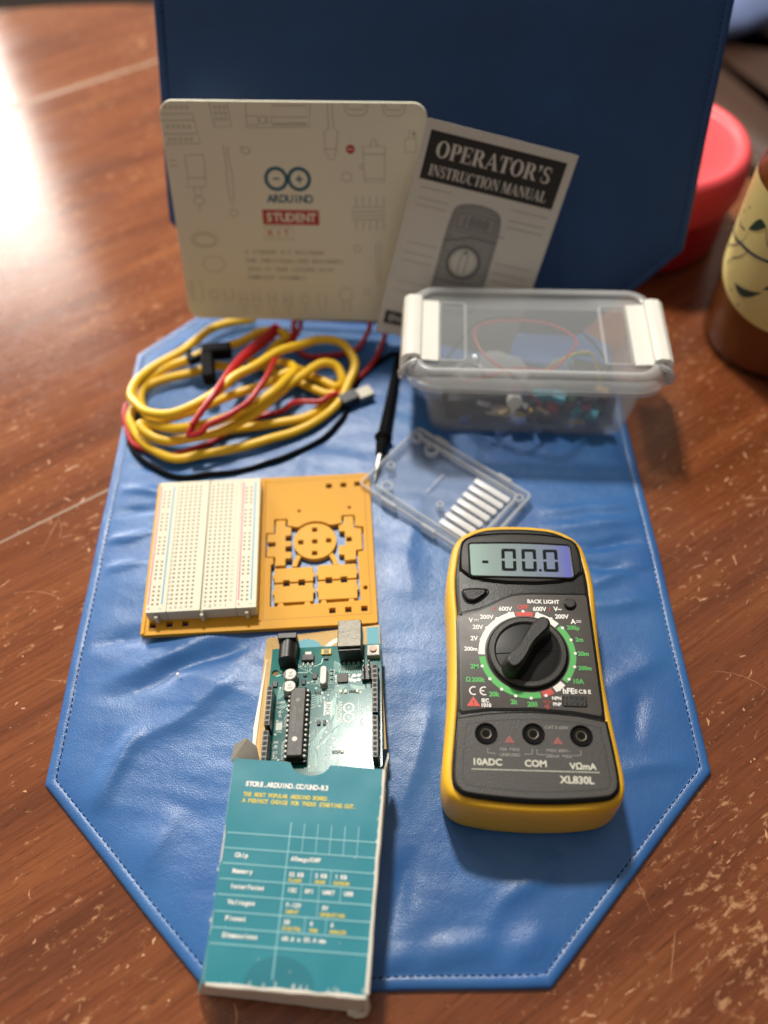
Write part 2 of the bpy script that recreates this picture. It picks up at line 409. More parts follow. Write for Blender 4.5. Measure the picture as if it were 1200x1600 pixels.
# ------------------------------------------------------------------ placemats
def mat_outline(w_, y0, y1, cut, r=3):
    h = w_/2
    return [(-h + cut, y0), (h - cut, y0), (h, y0 + cut*1.02), (h, y1 - cut*1.02), (h - cut, y1), (-h + cut, y1), (-h, y1 - cut*1.02), (-h, y0 + cut*1.02)]
def resample(poly, step):
    out = []
    for i in range(len(poly)):
        a = Vector(poly[i]); b = Vector(poly[(i+1) % len(poly)]); n = max(1, int((b-a).length/step))
        for k in range(n): out.append(tuple(a.lerp(b, k/n)))
    return out
def placemat(name, label, pts, th, m, wrinkle, loc, rotm=None):
    root = thing(name, label, 'placemat', loc, 0, 'blue leather placemats', rotm)
    base = inset(pts, 0)
    ds = [0, .25, .8, 1.6, 2.6, 3.6, 4.4, 5.0, 5.6, 6.6, 8, 10, 13, 17]
    while ds[-1] < 145: ds.append(ds[-1] + 2.2)
    cx = sum(p[0] for p in base)/len(base); cy = sum(p[1] for p in base)/len(base)
    corner = [Vector(p) for p in base]
    def ring_at(d):
        # shrink towards the centre line so that inner rings stay evenly spaced
        q = inset(base, d); return q
    counts = [max(6, int((Vector(base[i]) - Vector(base[(i+1) % 8])).length/2.2)) for i in range(8)]
    def ring(d):
        q = ring_at(d); out = []
        for i in range(8):
            a = Vector(q[i]); b = Vector(q[(i+1) % 8])
            for k in range(counts[i]):
                p = a.lerp(b, k/counts[i])
                out.append(p + Vector((.8*noise.noise(Vector((p.x*.018, p.y*.018, 21))), .8*noise.noise(Vector((p.x*.018, p.y*.018, 31)))))*(1 if d < 12 else 0))
        return out
    def prof(d):
        if d < 2.6: return th*(.25 + .75*math.sqrt(max(0, 1 - (1 - d/2.6)**2)))
        if d < 6: return th - .34*math.exp(-((d - 5)/.55)**2)
        return th + .5*(1 - math.exp(-(d - 6)/4))
    mb = MB(); rings = [[(p.x, p.y, 0.0) for p in ring(0.25)]]
    for d in ds:
        if d > 36: break
        rg = []
        for p in ring(d):
            z = prof(d)
            if d > 5: z += wrinkle(p.x, p.y)*min(1, (d - 5)/10)
            else: z += .16*noise.noise(Vector((p.x*.12, p.y*.12, 3))) + (.5 + .5*noise.noise(Vector((p.x*.02, p.y*.02, 41))))*.5*(1 if 0 < d else 0)
            rg.append((p.x, p.y, z))
        rings.append(rg)
    ys = [p[1] for p in base]; xs = [p[0] for p in base]; hw = (max(xs) - min(xs))/2; mx_ = (max(xs) + min(xs))/2
    last = rings[-1]; nr = 58
    for k in range(1, nr + 1):
        t = k/nr; rg = []
        for x, y, _ in last:
            yc = max(min(ys) + hw, min(max(ys) - hw, y)); px = x + (mx_ - x)*t; py = y + (yc - y)*t
            rg.append((px, py, th + .5 + wrinkle(px, py)))
        rings.append(rg)
    mb.loft(rings, True, False)
    body = mb.build('cover', m, root, ang=60)
    st = MB()
    q = ring_at(5.0)
    for i in range(8):
        a = Vector(q[i]); b = Vector(q[(i+1) % 8]); L_ = (b-a).length; t = 0; u = (b-a).normalized()
        while t < L_ - 2.6:
            wob = Vector((.8*noise.noise(Vector(((a + u*t).x*.018, (a + u*t).y*.018, 21))), .8*noise.noise(Vector(((a + u*t).x*.018, (a + u*t).y*.018, 31)))))
            p0 = a + u*t + wob; p1 = a + u*(t + 2.0 + .4*noise.noise(Vector((t*.7, i, 3)))) + wob
            z = th - .26 + .16*noise.noise(Vector((p0.x*.12, p0.y*.12, 3))) + (.5 + .5*noise.noise(Vector((p0.x*.02, p0.y*.02, 41))))*.5
            st.tube([(p0.x, p0.y, z-.25), (p0.x*.7+p1.x*.3, p0.y*.7+p1.y*.3, z+.12), (p0.x*.3+p1.x*.7, p0.y*.3+p1.y*.7, z+.12), (p1.x, p1.y, z-.25)], .27, 5)
            t += 3.1
    st.build('stitching', M_seam, root)
    return root
def fold(x, y, x0, y0, x1, y1, wd, h):
    """one soft ridge or crease from (x0,y0) to (x1,y1)"""
    a = Vector((x0, y0)); b = Vector((x1, y1)); p = Vector((x, y)); u = b - a
    t = (p - a).dot(u)/u.length_squared
    if t < -.15 or t > 1.15: return 0
    dist = ((p - a) - u*t).length
    side = (p.x-x0)*u.y - (p.y-y0)*u.x
    f = max(0, 1 - ((t - .5)/.62)**2)
    s = math.exp(-(dist/(wd*.8))**2)
    return h*f*s*(1.0 if side > 0 else .75)
FOLDS = [(-152, 305, -118, 300, 3.0, .9), (-155, 288, -122, 291, 3.5, -1.0), (-156, 268, -125, 274, 3, 1.1), (-150, 248, -128, 254, 3, .8),
         (-155, 322, -110, 317, 4, -.7), (-150, 335, -112, 330, 4, .6),
         (-150, 205, -108, 214, 6, -1.0), (-128, 178, -66, 206, 6, -1.2), (-132, 188, -80, 214, 8, 1.3), (-120, 150, -75, 190, 9, 1.0), (-136, 120, -118, 160, 8, 1.4),
         (100, 258, 150, 262, 3.2, -1.2), (98, 249, 148, 240, 3.5, -1.0), (95, 270, 146, 276, 5, 1.0), (102, 232, 148, 251, 4, 1.0), (92, 283, 140, 288, 4, .8), (102, 222, 146, 225, 5, .8),
         (110, 180, 140, 196, 7, .9), (112, 150, 122, 172, 4, -.8), (100, 135, 140, 142, 6, .7), (-3, 70, 10, 100, 7, -1.1), (10, 58, 40, 66, 6, 1.3), (-5, 56, 8, 62, 5, 1.2),
         (46, 60, 66, 68, 6, 1.1), (40, 75, 70, 100, 5, .7), (-50, 285, -38, 330, 8, .5), (10, 230, 16, 290, 9, .6), (-100, 190, -60, 175, 10, .6), (-112, 90, -96, 120, 10, .9), (5, 120, 18, 170, 8, .6)]
def wr_flat(x, y):
    X, Y = x, y
    z = .6*noise.noise(Vector((X*.016, Y*.035, 1))) + .22*noise.noise(Vector((X*.03, Y*.10, 5))) + .06*noise.noise(Vector((X*.11, Y*.19, 15)))
    z += .32*(abs(noise.noise(Vector((X*.022 + 9, Y*.085 + X*.02, 8))))*-1 + .25)
    z += .07*noise.noise(Vector((X*.25, Y*.28, 2)))
    for f in FOLDS: z += 1.8*fold(X + 4*noise.noise(Vector((X*.04, Y*.04, 4))), Y + 3*noise.noise(Vector((X*.05, Y*.05, 7))), *f)
    return z
def wr_up(x, y):
    return .6*noise.noise(Vector((x*.012, y*.012, 11))) + .12*noise.noise(Vector((x*.06, y*.06, 12)))
placemat('placemat', 'bright blue leather placemat lying flat under the tools, lit and wrinkled', [(p[0] - 5.2, p[1]) for p in mat_outline(304, 49, 500, 84)], 2.6, M_blue, wr_flat, (0, 0, 0))
def pose(yaw, lean, rl):
    A = Matrix.Rotation(rl, 3, 'Z')
    B = Matrix(((1, 0, 0), (0, sin(lean), -cos(lean)), (0, cos(lean), sin(lean))))
    return Matrix.Rotation(yaw, 3, 'Z') @ B @ A
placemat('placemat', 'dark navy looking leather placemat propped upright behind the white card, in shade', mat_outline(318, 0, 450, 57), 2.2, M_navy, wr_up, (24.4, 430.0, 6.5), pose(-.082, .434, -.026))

# ------------------------------------------------------------------ digital multimeter
M_yel = mat('yellow rubber', '#e6b228', .42, var=.07, vscale=80, bump=.08, bscale=900)
M_blk = mat('black plastic', '#121211', .42, var=.15, vscale=120, bump=.35, bscale=1500)
M_gbk = mat('smooth black plastic', '#0a0a0a', .4, var=.1, spec=.3)
M_face = mat('grey face', '#4a4743', .45, var=.1, vscale=200, bump=.12, bscale=1800)
M_bez = mat('speckled bezel', '#312f2c', .5, var=.4, vscale=2200, bump=.4, bscale=1600)
M_plate = mat('socket plate', '#3b3936', .48, var=.16, vscale=900, bump=.3, bscale=1400)
M_hole = mat('socket dark', '#030303', .7, spec=.15)
def screen_mat():
    m, nt, p = new_mat('lcd screen'); L = nt.links.new
    tc = N(nt, 'ShaderNodeTexCoord'); sp = N(nt, 'ShaderNodeSeparateXYZ'); L(tc.outputs['Object'], sp.inputs[0])
    mr = N(nt, 'ShaderNodeMapRange'); mr.inputs[1].default_value = -.0235; mr.inputs[2].default_value = .0235; L(sp.outputs[0], mr.inputs[0])
    r = N(nt, 'ShaderNodeValToRGB'); e = r.color_ramp.elements
    for _ in range(3): e.new(.5)
    for x, (pos, c) in zip(e, [(0, '#b4cfc0'), (.22, '#9aaaa8'), (.55, '#828d9c'), (.85, '#676ba6'), (1, '#3a2cd0')]): x.position = pos; x.color = lin(c)
    L(mr.outputs[0], r.inputs[0]); L(r.outputs[0], p.inputs['Emission Color']); p.inputs['Emission Strength'].default_value = .62
    p.inputs['Base Color'].default_value = lin('#5a655c'); p.inputs['Roughness'].default_value = .12
    return m
M_lcd = screen_mat()
def multimeter():
    T = thing('multimeter', 'yellow and black digital multimeter reading 00.0 lying on the blue mat', 'multimeter', (63.4, 176.9, 3.2), R(-2.8))
    half = [(0, 76.2), (10, 75.8), (18, 74.6), (25, 71.6), (30, 67.5), (33, 62), (34.6, 54), (35.8, 44), (35.9, 34), (35.3, 22), (35, 8), (35.2, -6), (35.8, -18), (36.9, -32), (38, -44), (38.6, -52), (38, -58.5), (35.2, -63.6), (29, -66.8), (18, -68.6), (8, -69.3), (0, -69.5)]
    out = half + [(-x, y) for x, y in reversed(half[1:-1])]
    sm = [tuple(q) for q in catmull([Vector((x, y, 0)) for x, y in out], 4, True)]
    sm = [(q[0], q[1]) for q in sm]
    h = MB().prism(sm, [(0, 3.2), (.6, 1.6), (2.4, .5), (7, 0), (20, .15), (26, .5), (28.6, 1.2), (29.8, 2.2), (30.2, 3.2), (30, 4.2), (29.2, 4.7), (27, 4.9)])
    h.build('holster', M_yel, T, 50)
    body = inset(sm, 4.2)
    body = [(x, y if y > -40 else y + 2.5*max(0, (-y-40)/30)) for x, y in body]
    MB().prism(body, [(24, 0), (30.2, 0), (31.2, .3), (32, 1.3), (32.2, 2.4)]).build('body', M_blk, T, 50)
    # display
    bz = smooth_poly([(-28.6, 40), (-28.9, 57.5), (-26, 65), (-12, 67.2), (0, 67.6), (12, 67.2), (26, 65), (28.9, 57.5), (28.6, 40)], 2)
    fr = inset(bz, -1.2)
    MB().prism(fr, [(31, 0), (32.5, 0), (32.9, .5), (32.5, 1.1), (32.1, 1.4)]).build('bezel_groove', M_gbk, T)
    MB().prism(bz, [(31.5, 0), (33.0, .2), (33.3, .8)]).build('bezel', M_bez, T, 40)
    wn = [(-24.4 + 1.4*(1-cos(R(a))), 43.8 - 1.3*sin(R(a)) ) for a in (0, 30, 60, 90)] + [(23.3 + 1.4*sin(R(a)), 43.8 - 1.3*cos(R(a))) for a in (0, 30, 60, 90)]
    wn += [(22.9 + 1.4*cos(R(a)), 59.6 + 1.3*sin(R(a))) for a in (0, 30, 60, 90)] + [(22.9 - 46.2*t, 60.9 + .7*sin(pi*t)) for t in (.1, .2, .3, .4, .5, .6, .7, .8, .9)] + [(-23.3 - .4 - 1.0*sin(R(a)), 59.6 + 1.3*cos(R(a))) for a in (0, 30, 60, 90)]
    MB().prism(inset(wn, -.9), [(33, 0), (33.5, 0), (33.7, .4), (33.45, .9)]).build('window_frame', M_gbk, T)
    sc = MB().prism(wn, [(33, .2), (33.46, .2)]).build('screen', M_lcd, T)
    P = Print(); z = 33.56
    lc = 'lcd segment'; mat(lc, '#161a18', .7, spec=.1)
    def seg7(x, y, w_, hh, t, sk):
        def sgm(pts): P.poly(lc, [(x + a + sk*b, y + b) for a, b in pts], z)
        g = .22
        a, b = w_/2, hh/2
        for yy in (b, -b):
            s = -1 if yy > 0 else 1
            sgm([(-a + g, yy), (a - g, yy), (a - t*.8 - g, yy + s*t), (-a + t*.8 + g, yy + s*t)][::1 if s > 0 else -1])
        for xx in (-a, a):
            s = 1 if xx < 0 else -1
            for y0, y1 in ((g, b - g), (-b + g, -g)):
                top = y1 - (t*.8 if y0 >= 0 else 0); bot = y0 + (t*.8 if y0 < 0 else 0)
                sgm([(xx, y0 + (0.3 if y0 >= 0 else 0)), (xx + s*t, (y0 + .6) if y0 >= 0 else bot), (xx + s*t, top if y0 >= 0 else y1 - .6), (xx, y1 - (0.3 if y0 < 0 else 0))][::s])
    for dx in (-5.6, 4.2, 14.6): seg7(dx, 51.9, 7.1, 12.9, 1.6, .02)
    P.rect(lc, 8.6, 45.6, 9.9, 46.9, z); P.rect(lc, -18.6, 49.6, -15.6, 51.2, z)
    ghost = 'lcd ghost segment'; mat(ghost, '#6f7b7c', .4)
    P.text(ghost, '200', 8.5, 43.9, 1.3, z, bold=.01)
    P.build(sc, {lc: 'display_digits', ghost: 'faint_digits'})
    # upper buttons
    hb = smooth_poly([(-28.2, 35), (-17.2, 35.2), (-16.6, 33.8), (-19.5, 30.6), (-23, 28.2), (-26.4, 28.6), (-28, 31.5)], 2)
    MB().prism(inset(hb, -1.0), [(31.5, 0), (32.5, 0), (32.6, .4), (32.4, .8)]).build('button_groove', M_gbk, T)
    b1 = MB().prism(hb, [(31.5, 0), (33.3, .1), (33.9, .8)]).build('hold_button', M_blk, T)
    pp = Print(); pp.text(BK_, 'HOLD', -22.6, 32.8, 2.0, 33.98, bold=.02, sx=1.05); pp.build(b1)
    # grey printed face
    fp = [(-29.8, 20.5), (-26, 22.6), (-20, 24.2), (-15, 26.5), (-10, 29.6), (-5, 31.8), (0, 32.7), (6, 33), (29.2, 33.2), (30, 32.4), (30.7, -25.6), (30, -27.2), (18, -25.2), (0, -24.2), (-18, -24.8), (-29.6, -26.6), (-30.5, -25.4), (-30.4, 18)]
    MB().prism(inset(fp, -1.3), [(31.5, 0), (32.35, 0), (32.5, .5)]).build('face_border', M_gbk, T)
    face = MB().prism(fp, [(31.8, 0), (32.7, 0), (32.75, .15)]).build('face_panel', M_face, T)
    Q = Print(); z = 32.86; o = -1.9
    # scale arc, in angle order clockwise from OFF; centre (0,2), radius 21.6
    cx, cy = 0.2, 2.0
    def arc(inkn, a0, a1, r0=19.2, r1=22.0): Q.ring(inkn, cx, cy, r0, r1, z, a0, a1, 40)
    arc(W_, 103, 183); arc(GR_, 186, 283); arc(RD_, 285, 299); arc(W_, 302, 316); arc(GR_, 320, 402); arc(W_, 45, 76); arc(RD_, 79, 101, 19.2, 21.6)
    for x, y in [(1.5, 23.7), (-5.0, 22.7), (-10.9, 19.6), (-15.8, 14.6), (-18.5, 8.5), (-19.5, 1.7), (-18.5, -4.9), (-15.3, -11.1), (-10.3, -15.9), (-4.3, -18.9), (2.4, -19.8), (9.0, -18.4), (15.1, -15.4), (19.8, -10.3), (22.9, -4.2), (23.8, 2.5), (22.5, 9.3), (19.2, 15.4), (14.3, 20.1), (8.2, 22.8)]:
        Q.disc(W_, x + o, y, .72, z + .05)
    def tx(i, s, x, y, h=1.9, b=.02, al='c', sx=1.0): Q.text(i, s, x + o, y, h*1.1, z, al, 0, b + .018, sx*.94)
    tx(W_, 'BACK LIGHT', 11.4, 29.2, 1.75, .018)
    tx(W_, '600V', -6.6, 24.9, 1.95); tx(RD_, 'OFF', 1.6, 26.0, 1.95); tx(W_, '600V', 9.4, 25.2, 1.95); tx(W_, 'V~', 17.7, 25.4, 2.0)
    tx(W_, '200V', 19.4, 21.4, 1.95); tx(W_, 'A', 24.4, 18.9, 2.1); tx(GR_, '200µ', 24.0, 15.7, 1.85); tx(GR_, '2m', 26.3, 9.6, 1.85)
    tx(GR_, '20m', 27.4, 2.5, 1.85); tx(GR_, '200m', 27.4, -4.7, 1.75); tx(GR_, '10A', 24.0, -11.2, 1.95)
    tx(W_, '200V', -15.5, 20.3, 1.95); tx(W_, 'V', -23.0, 18.4, 2.0); tx(W_, '20V', -19.8, 14.9, 1.95); tx(W_, '2V', -21.7, 9.0, 1.95)
    tx(W_, '200m', -23.4, 3.6, 1.75); tx(GR_, '2M', -22.0, -5.1, 1.95); tx(GR_, 'Ω', -24.9, -11.6, 1.9); tx(GR_, '200k', -20.4, -11.6, 1.9)
    tx(GR_, '20k', -13.6, -18.3, 1.9); tx(GR_, '2k', -5.1, -21.7, 1.9); tx(GR_, '200', 2.8, -22.6, 1.95)
    for x0, y0 in ((-20.6, 18.4), (26.8, 18.9)):
        Q.rect(W_, x0 + o - 1.0, y0 + .25, x0 + o + 1.3, y0 + .6, z)
        for k in range(3): Q.rect(W_, x0 + o - 1.0 + k*.85, y0 - .5, x0 + o - .4 + k*.85, y0 - .15, z)
    for x0, y0 in ((-11.6, 24.8), (13.9, 25.1)):
        Q.line(RD_, [(x0 + o + .5, y0 + 1.1), (x0 + o - .3, y0 - .1), (x0 + o + .35, y0 - .05), (x0 + o - .4, y0 - 1.2)], .38, z)
    # CE mark, warning triangle, diode and buzzer symbols
    Q.ring(W_, -22.6 + o, -16.9, 1.55, 2.1, z, 65, 295, 20); Q.ring(W_, -18.0 + o, -16.9, 1.55, 2.1, z, 65, 295, 20); Q.rect(W_, -19.8 + o, -17.15, -18.0 + o, -16.65, z)
    Q.poly(RD_, [(-25.9 + o, -24.2), (-19.9 + o, -24.2), (-22.9 + o, -19.6)], z); Q.text(BK_, '!', -22.9 + o, -22.6, 2.0, z + .05, bold=.02)
    tx(W_, 'IEC', -17.7, -21.4, 1.5); tx(W_, '1010', -17.3, -23.6, 1.5)
    Q.poly(RD_, [(8.4 + o, -20.6), (8.4 + o, -22), (9.7 + o, -21.3)], z); Q.rect(RD_, 9.75 + o, -22, 10.05 + o, -20.6, z); Q.rect(RD_, 7.4 + o, -21.45, 11 + o, -21.15, z)
    Q.disc(RD_, 8.1 + o, -23.5, .3, z); 
    for k in (1, 2, 3): Q.ring(RD_, 8.1 + o, -23.5, .5*k + .1, .5*k + .35, z, -50, 50, 8)
    tx(W_, 'hFE', 19.1, -15.9, 2.3); 
    for k, ch in enumerate('ECBE'): tx(W_, ch, 22.4 + k*1.95, -16.1, 1.6)
    tx(W_, 'NPN', 13.6, -19.5, 1.35); tx(W_, 'PNP', 13.6, -22.3, 1.35)
    Q.build(face, {W_: 'white_lettering', GR_: 'green_lettering', RD_: 'red_lettering', BK_: 'black_lettering'})
    sk = MB().slab(rr(10.6, 5.0, .8, 3, 21.3 + o, -20.9), 32.5, 33.3, .3); sk = sk.build('transistor_socket', M_blk, T)
    hp = Print()
    mat('socket hole', '#050505', .7)
    for i in range(4):
        for j in range(2): hp.disc('socket hole', 17.9 + o + i*2.25, -19.6 - j*2.6, .55, 33.36, 10)
    hp.build(sk, {'socket hole': 'pin_holes'})
    MB().prism(circ(3.3, 24, 23.6 + o, 28), [(32, 0), (32.8, 0), (32.86, .5)]).build('button_groove', M_gbk, T)
    MB().cyl(23.6 + o, 28, 32.5, 34.3, 2.75, 2.6, 24, .5).build('backlight_button', M_blk, T)
    # rotary dial
    MB().lathe([(18.6, 32.4), (18.6, 33.1), (18.0, 33.3), (17.7, 32.9)], 64, .2, 2).build('dial_groove', M_gbk, T)
    knob = MB().lathe([(17.4, 32.3), (17.4, 34.6), (17.0, 35.1), (15.2, 35.2), (14.7, 34.8), (14.2, 34.0), (9, 33.7), (.0, 33.6)], 64, .2, 2).build('dial', M_bez, T, 30)
    MB().prism(circ(14.3, 48, .2, 2), [(33.6, 0), (34.05, .05), (34.1, .3)]).build('dial_dish', M_gbk, knob)
    hpoly = [(6.2, 13.2), (8.4, 13.4), (10, 12), (10.0, 9.5), (8.8, 6.8), (5.8, 3.6), (2.6, .3), (0.3, -3.2), (-1.8, -7), (-4.6, -10.8), (-7.4, -13.0), (-9.8, -13.0), (-11.4, -11.2), (-11.2, -8.6), (-9, -5.2), (-6, -1.8), (-3.2, 1.4), (-.8, 5), (2, 9.4), (4, 11.8)]
    hx, hy = -.66, -.75   # along the grip; widen it across
    hpoly = [(x + .22*((x + .8)*hy*hy - (y)*hx*hy), y + .22*((y)*hx*hx - (x + .8)*hx*hy)) for x, y in hpoly]
    hpoly = smooth_poly([(x + .2, y + 2) for x, y in hpoly], 2)
    hd = MB().loft([[(x, y, z_) for x, y in inset(hpoly, d)] for z_, d in ((33.8, -1.6), (35.5, -.5), (39, .1), (42.5, .4), (43.9, .9), (44.6, 1.7))])
    hd.build('dial_handle', M_blk, knob, 40)
    # wing curves either side of the handle
    for s in (1, -1):
        wing = MB(); ring0 = []
        path = [(6.5, 12.6), (5, 10), (3.2, 6.8), (1, 3.6), (-2.2, .9), (-6, -.4), (-10, -.9), (-13.4, -1.2)]
        path = [(s*x + .2 - (1.4 if s > 0 else .2), s*y + 2) for x, y in path]
        wing.tube([(a, b, 34.15) for a, b in [tuple(q[:2]) for q in catmull([(x, y, 0) for x, y in path], 5)]], .28, 6)
        wing.build('ridge', M_gbk, knob)
    pk = Print(); pk.rect('white ink', 7.4, 13.9, 9.0, 14.15, 44.66)
    pk.build(knob, {'white ink': 'pointer_mark'})
    # socket plate at the bottom
    lp = [(-30.9, -30.4), (-20, -28.3), (-10, -27.3), (0.3, -26.9), (10, -27.2), (21, -28.2), (31.6, -30.4), (33.0, -45), (33.4, -56.4), (31.4, -60.6), (27, -62.4), (12, -63.8), (0, -64.2), (-12, -63.8), (-27, -62.4), (-31.4, -60.6), (-33.2, -56.4), (-32.6, -45)]
    lp = [lp[0]] + [(q.x, q.y) for q in catmull([(x, y, 0) for x, y in lp[6:]], 5)][:-1] + [lp[-1]] + []
    lp = [(-30.9, -30.4), (-20, -28.3), (-10, -27.3), (0.3, -26.9), (10, -27.2), (21, -28.2)] + lp[1:]
    MB().prism(lp, [(31.6, -1.4), (32.2, -1.0), (32.6, -.3), (32.7, .4)]).build('plate_border', M_gbk, T, 30)
    plate('socket_plate', [lp[::-1]] + [circ(4.0, 28, x, y) for x, y in ((-19.9, -36.9), (.2, -36.5), (20.5, -36.8))], 31.6, 33.7, M_plate, T, .45)
    ol = Print()
    mat('dark groove', '#232120', .5)
    ol.line('dark groove', inset(lp, 3.0), .35, 33.74, True)
    z = 33.78
    mat('grey ink', '#c6c6b6', .5); mat('faint red ink', '#8c4a46', .5); mat('faint grey ink', '#8d8b84', .5)
    for s, x, y, h in (('10ADC', -17.7, -49.3, 2.7), ('COM', 2.2, -49.4, 2.7), ('VΩmA', 21.8, -50.1, 2.6), ('XL830L', 18.7, -55.9, 2.9)):
        ol.text('grey ink', s, x + o, y, h, z, bold=.026, sx=1.02)
    ol.rect('grey ink', -24.6 + o, -52.65, 28.4 + o, -52.35, z)
    ol.text('faint grey ink', 'CAT II 600V', 12.3 + o, -33.4, 1.35, z, bold=.01)
    for a, b, l1, l2 in ((-17.6, 1.2, '10A  MAX', 'UNFUSED'), (3.0, 21.5, 'MAX 600V⎓', '200mA  MAX')):
        ol.line('faint grey ink', [(a + o, -43.2), (a + o, -45.4), (a + o + 3.4, -45.6)], .3, z)
        ol.line('faint grey ink', [(b + o, -43.2), (b + o, -45.4), (b + o - 3.4, -45.6)], .3, z)
        ol.text('faint grey ink', l1.replace('⎓', '~'), (a+b)/2 + o, -43.6, 1.35, z, bold=.01); ol.text('faint grey ink', l2, (a+b)/2 + o, -46.0, 1.35, z, bold=.01)
        c = (a + b)/2 + o
        ol.poly('faint red ink', [(c - 2.2, -40.8), (c + 2.2, -40.8), (c, -37.4)], z); ol.text('dark groove', '!', c, -39.8, 1.6, z + .04)
    ol.build(T, {'grey ink': 'socket_lettering', 'faint grey ink': 'small_lettering', 'faint red ink': 'warning_triangles', 'dark groove': 'outline_groove'})
    for x, y in ((-19.9, -36.9), (.2, -36.5), (20.5, -36.8)):
        j = MB().lathe([(4.9, 33.6), (4.8, 34.0), (4.4, 34.2), (4.0, 34.0), (3.6, 33.2), (3.5, 32.78), (.01, 32.76)], 32, x, y)
        j = j.build('socket', M_hole, T, 30)
        MB().lathe([(2.5, 32.78), (2.5, 33.5), (2.3, 33.7), (1.8, 33.6), (1.5, 32.82)], 20, x, y).build('socket_sleeve', mat('dull brass', '#4f483a', .45, .4), j)
    for s in (1, -1):
        g = MB()
        for k in range(12):
            y = 22 - k*4.1
            hw = 35.2 + (.2 if k > 8 else 0)
            g.slab(rr(2.4, 3.3, .6, 2, s*(hw - 5.7), y), 31.2, 32.5, .5)
        g.build('grip_ribs', M_bez, T)
multimeter()

# ------------------------------------------------------------------ laser cut orange board with breadboard
M_or = mat('orange plastic', '#d69d2e', .55, var=.1, vscale=30, bump=.08, bscale=700, spec=.25)
M_or2 = mat('orange plastic piece', '#d9a338', .55, var=.12, vscale=40, bump=.08, bscale=700, spec=.25)
def base_board():
    T = thing('base_board', 'orange base board with cut-out puzzle pieces, under the white breadboard', 'base board', (-65.7, 258.4, 3.3), R(2.3))
    sq = lambda x, y, w_=3.2, h=3.0: [(x-w_/2, y-h/2), (x+w_/2, y-h/2), (x+w_/2, y+h/2), (x-w_/2, y+h/2)]
    outer = rr(119.4, 97, 1.2, 3)
    big = [(6.3, 19.2), (13.4, 19.0), (13.4, 14.6), (17.2, 13.4)]
    for a in range(132, 44, -8): big.append((28.4 + 12.9*cos(R(a)), 3.5 + 12.9*sin(R(a))))
    big += [(38.6, 13.6), (43.2, 14.4), (43.2, 19.6), (50.3, 19.4), (50.3, 12), (54.7, 11.2), (54.5, -4.4), (51.2, -4.8), (51.2, -9.4), (51.6, -34.8), (5.0, -35.8), (5.0, -10.4), (6.3, -9.8), (6.3, -5.9), (2.0, -5.6), (2.0, 10.2), (6.3, 10)]
    holes = [big] + [sq(x, y) for x, y in ((36.6, 40.5), (44.8, 40.7), (52.6, 41), (36.9, -40), (45, -39.9), (53.2, -39.8), (-53.8, -42.9), (-45.5, -42.8), (-37.5, -42.8))]
    holes += [circ(r, 14, x, y) for x, y, r in ((19.9, 24.1, .9), (47.6, 24.8, .9), (54.3, -27.4, 1.2))]
    plate('board_panel', [outer] + holes, 0, 3.2, M_or, T, .2)
    pr = Print(); mat('scored line', '#9c6420', .6)
    pr.line('scored line', [(-.4, 44.5), (.2, 44.9), (56.8, 46.2)], .25, 3.25); pr.line('scored line', [(1.2, 44), (1.8, -43.4), (56.6, -43.0), (56.4, 44.6)], .3, 3.25)
    pr.build(T, {'scored line': 'scored_outline'})
    lip = MB(); lip.slab([(-59.2, -48), (-57.6, -48), (-56.9, 48), (-59.2, 48)], 3.0, 3.9, .3); lip.slab([(-.6, -44), (.9, -44), (.9, 47), (-.6, 47)], 3.0, 3.8, .3)
    lip.build('raised_edge', M_or, T)
    def piece(loops): plate('cutout_piece', loops, .1, 3.15, M_or2, T, .2)
    lft = [(7.1, 18.3), (12.5, 18.3), (12.5, 13.9), (15.6, 13.2), (15.6, 8), (12.6, 7.8), (12.6, 4.4), (15.7, 4.2), (15.7, 1.0), (12.6, .8), (12.6, -2.5), (15.8, -2.7), (15.8, -6.8), (12.6, -7), (12.6, -11.2), (7.1, -11.2), (7.1, -5.4), (2.7, -5.2), (2.7, 1.2), (7.2, 1.3), (7.2, 4.0), (2.7, 4.1), (2.7, 9.4), (7.1, 9.6)]
    piece([lft])
    rgt = [(56.9 - x, y + .6) for x, y in reversed(lft[:19])] + []
    rgt = [(44.2, 18.8), (44.2, 14), (41.4, 13), (41.4, 9.0), (44.6, 8.8), (44.6, 5.4), (44.9, -.2), (41.2, -.4), (41.0, -6.2), (44.0, -6.4), (44.0, -10.0), (50.2, -9.6), (50.2, -3.8), (53.7, -3.4), (53.7, 10.3), (49.6, 11.0), (49.6, 18.6)]
    piece([rgt, sq(46.8, 3.5, 2.8, 2.8)])
    piece([circ(11.6, 48, 28.4, 3.5)] + [sq(x, y, 2.8, 2.6) for x, y in ((28.3, 10.9), (20.8, 3.1), (28.3, 3.2), (35.8, 3.4), (28.2, -4.3))])
    for s in (-1, 1):
        c = 28.4
        piece([[(c + s*7.4, -6.2), (c + s*9.4, -4.6), (c + s*11.6, -8.6), (c + s*12.4, -12.2), (c + s*9.8, -12.4), (c + s*8.8, -9)]])
    def slab4(x0, x1, y0, y1, nb, nt):
        p = [(x0, y1)]
        for x in sorted(nt): p += [(x - 1.7, y1), (x - 1.7, y1 - 1.4), (x + 1.7, y1 - 1.4), (x + 1.7, y1)]
        p += [(x1, y1), (x1, y1 - 3.4), (x1 + .8, y1 - 3.8), (x1 + .8, y1 - 6), (x1, y1 - 6.4), (x1, y0)]
        for x in sorted(nb, reverse=True): p += [(x + 1.7, y0), (x + 1.7, y0 + 1.2), (x - 1.7, y0 + 1.2), (x - 1.7, y0)]
        p += [(x0, y0), (x0, y1 - 6.4), (x0 - .8, y1 - 6), (x0 - .8, y1 - 3.8), (x0, y1 - 3.4)]
        piece([p[::-1]])
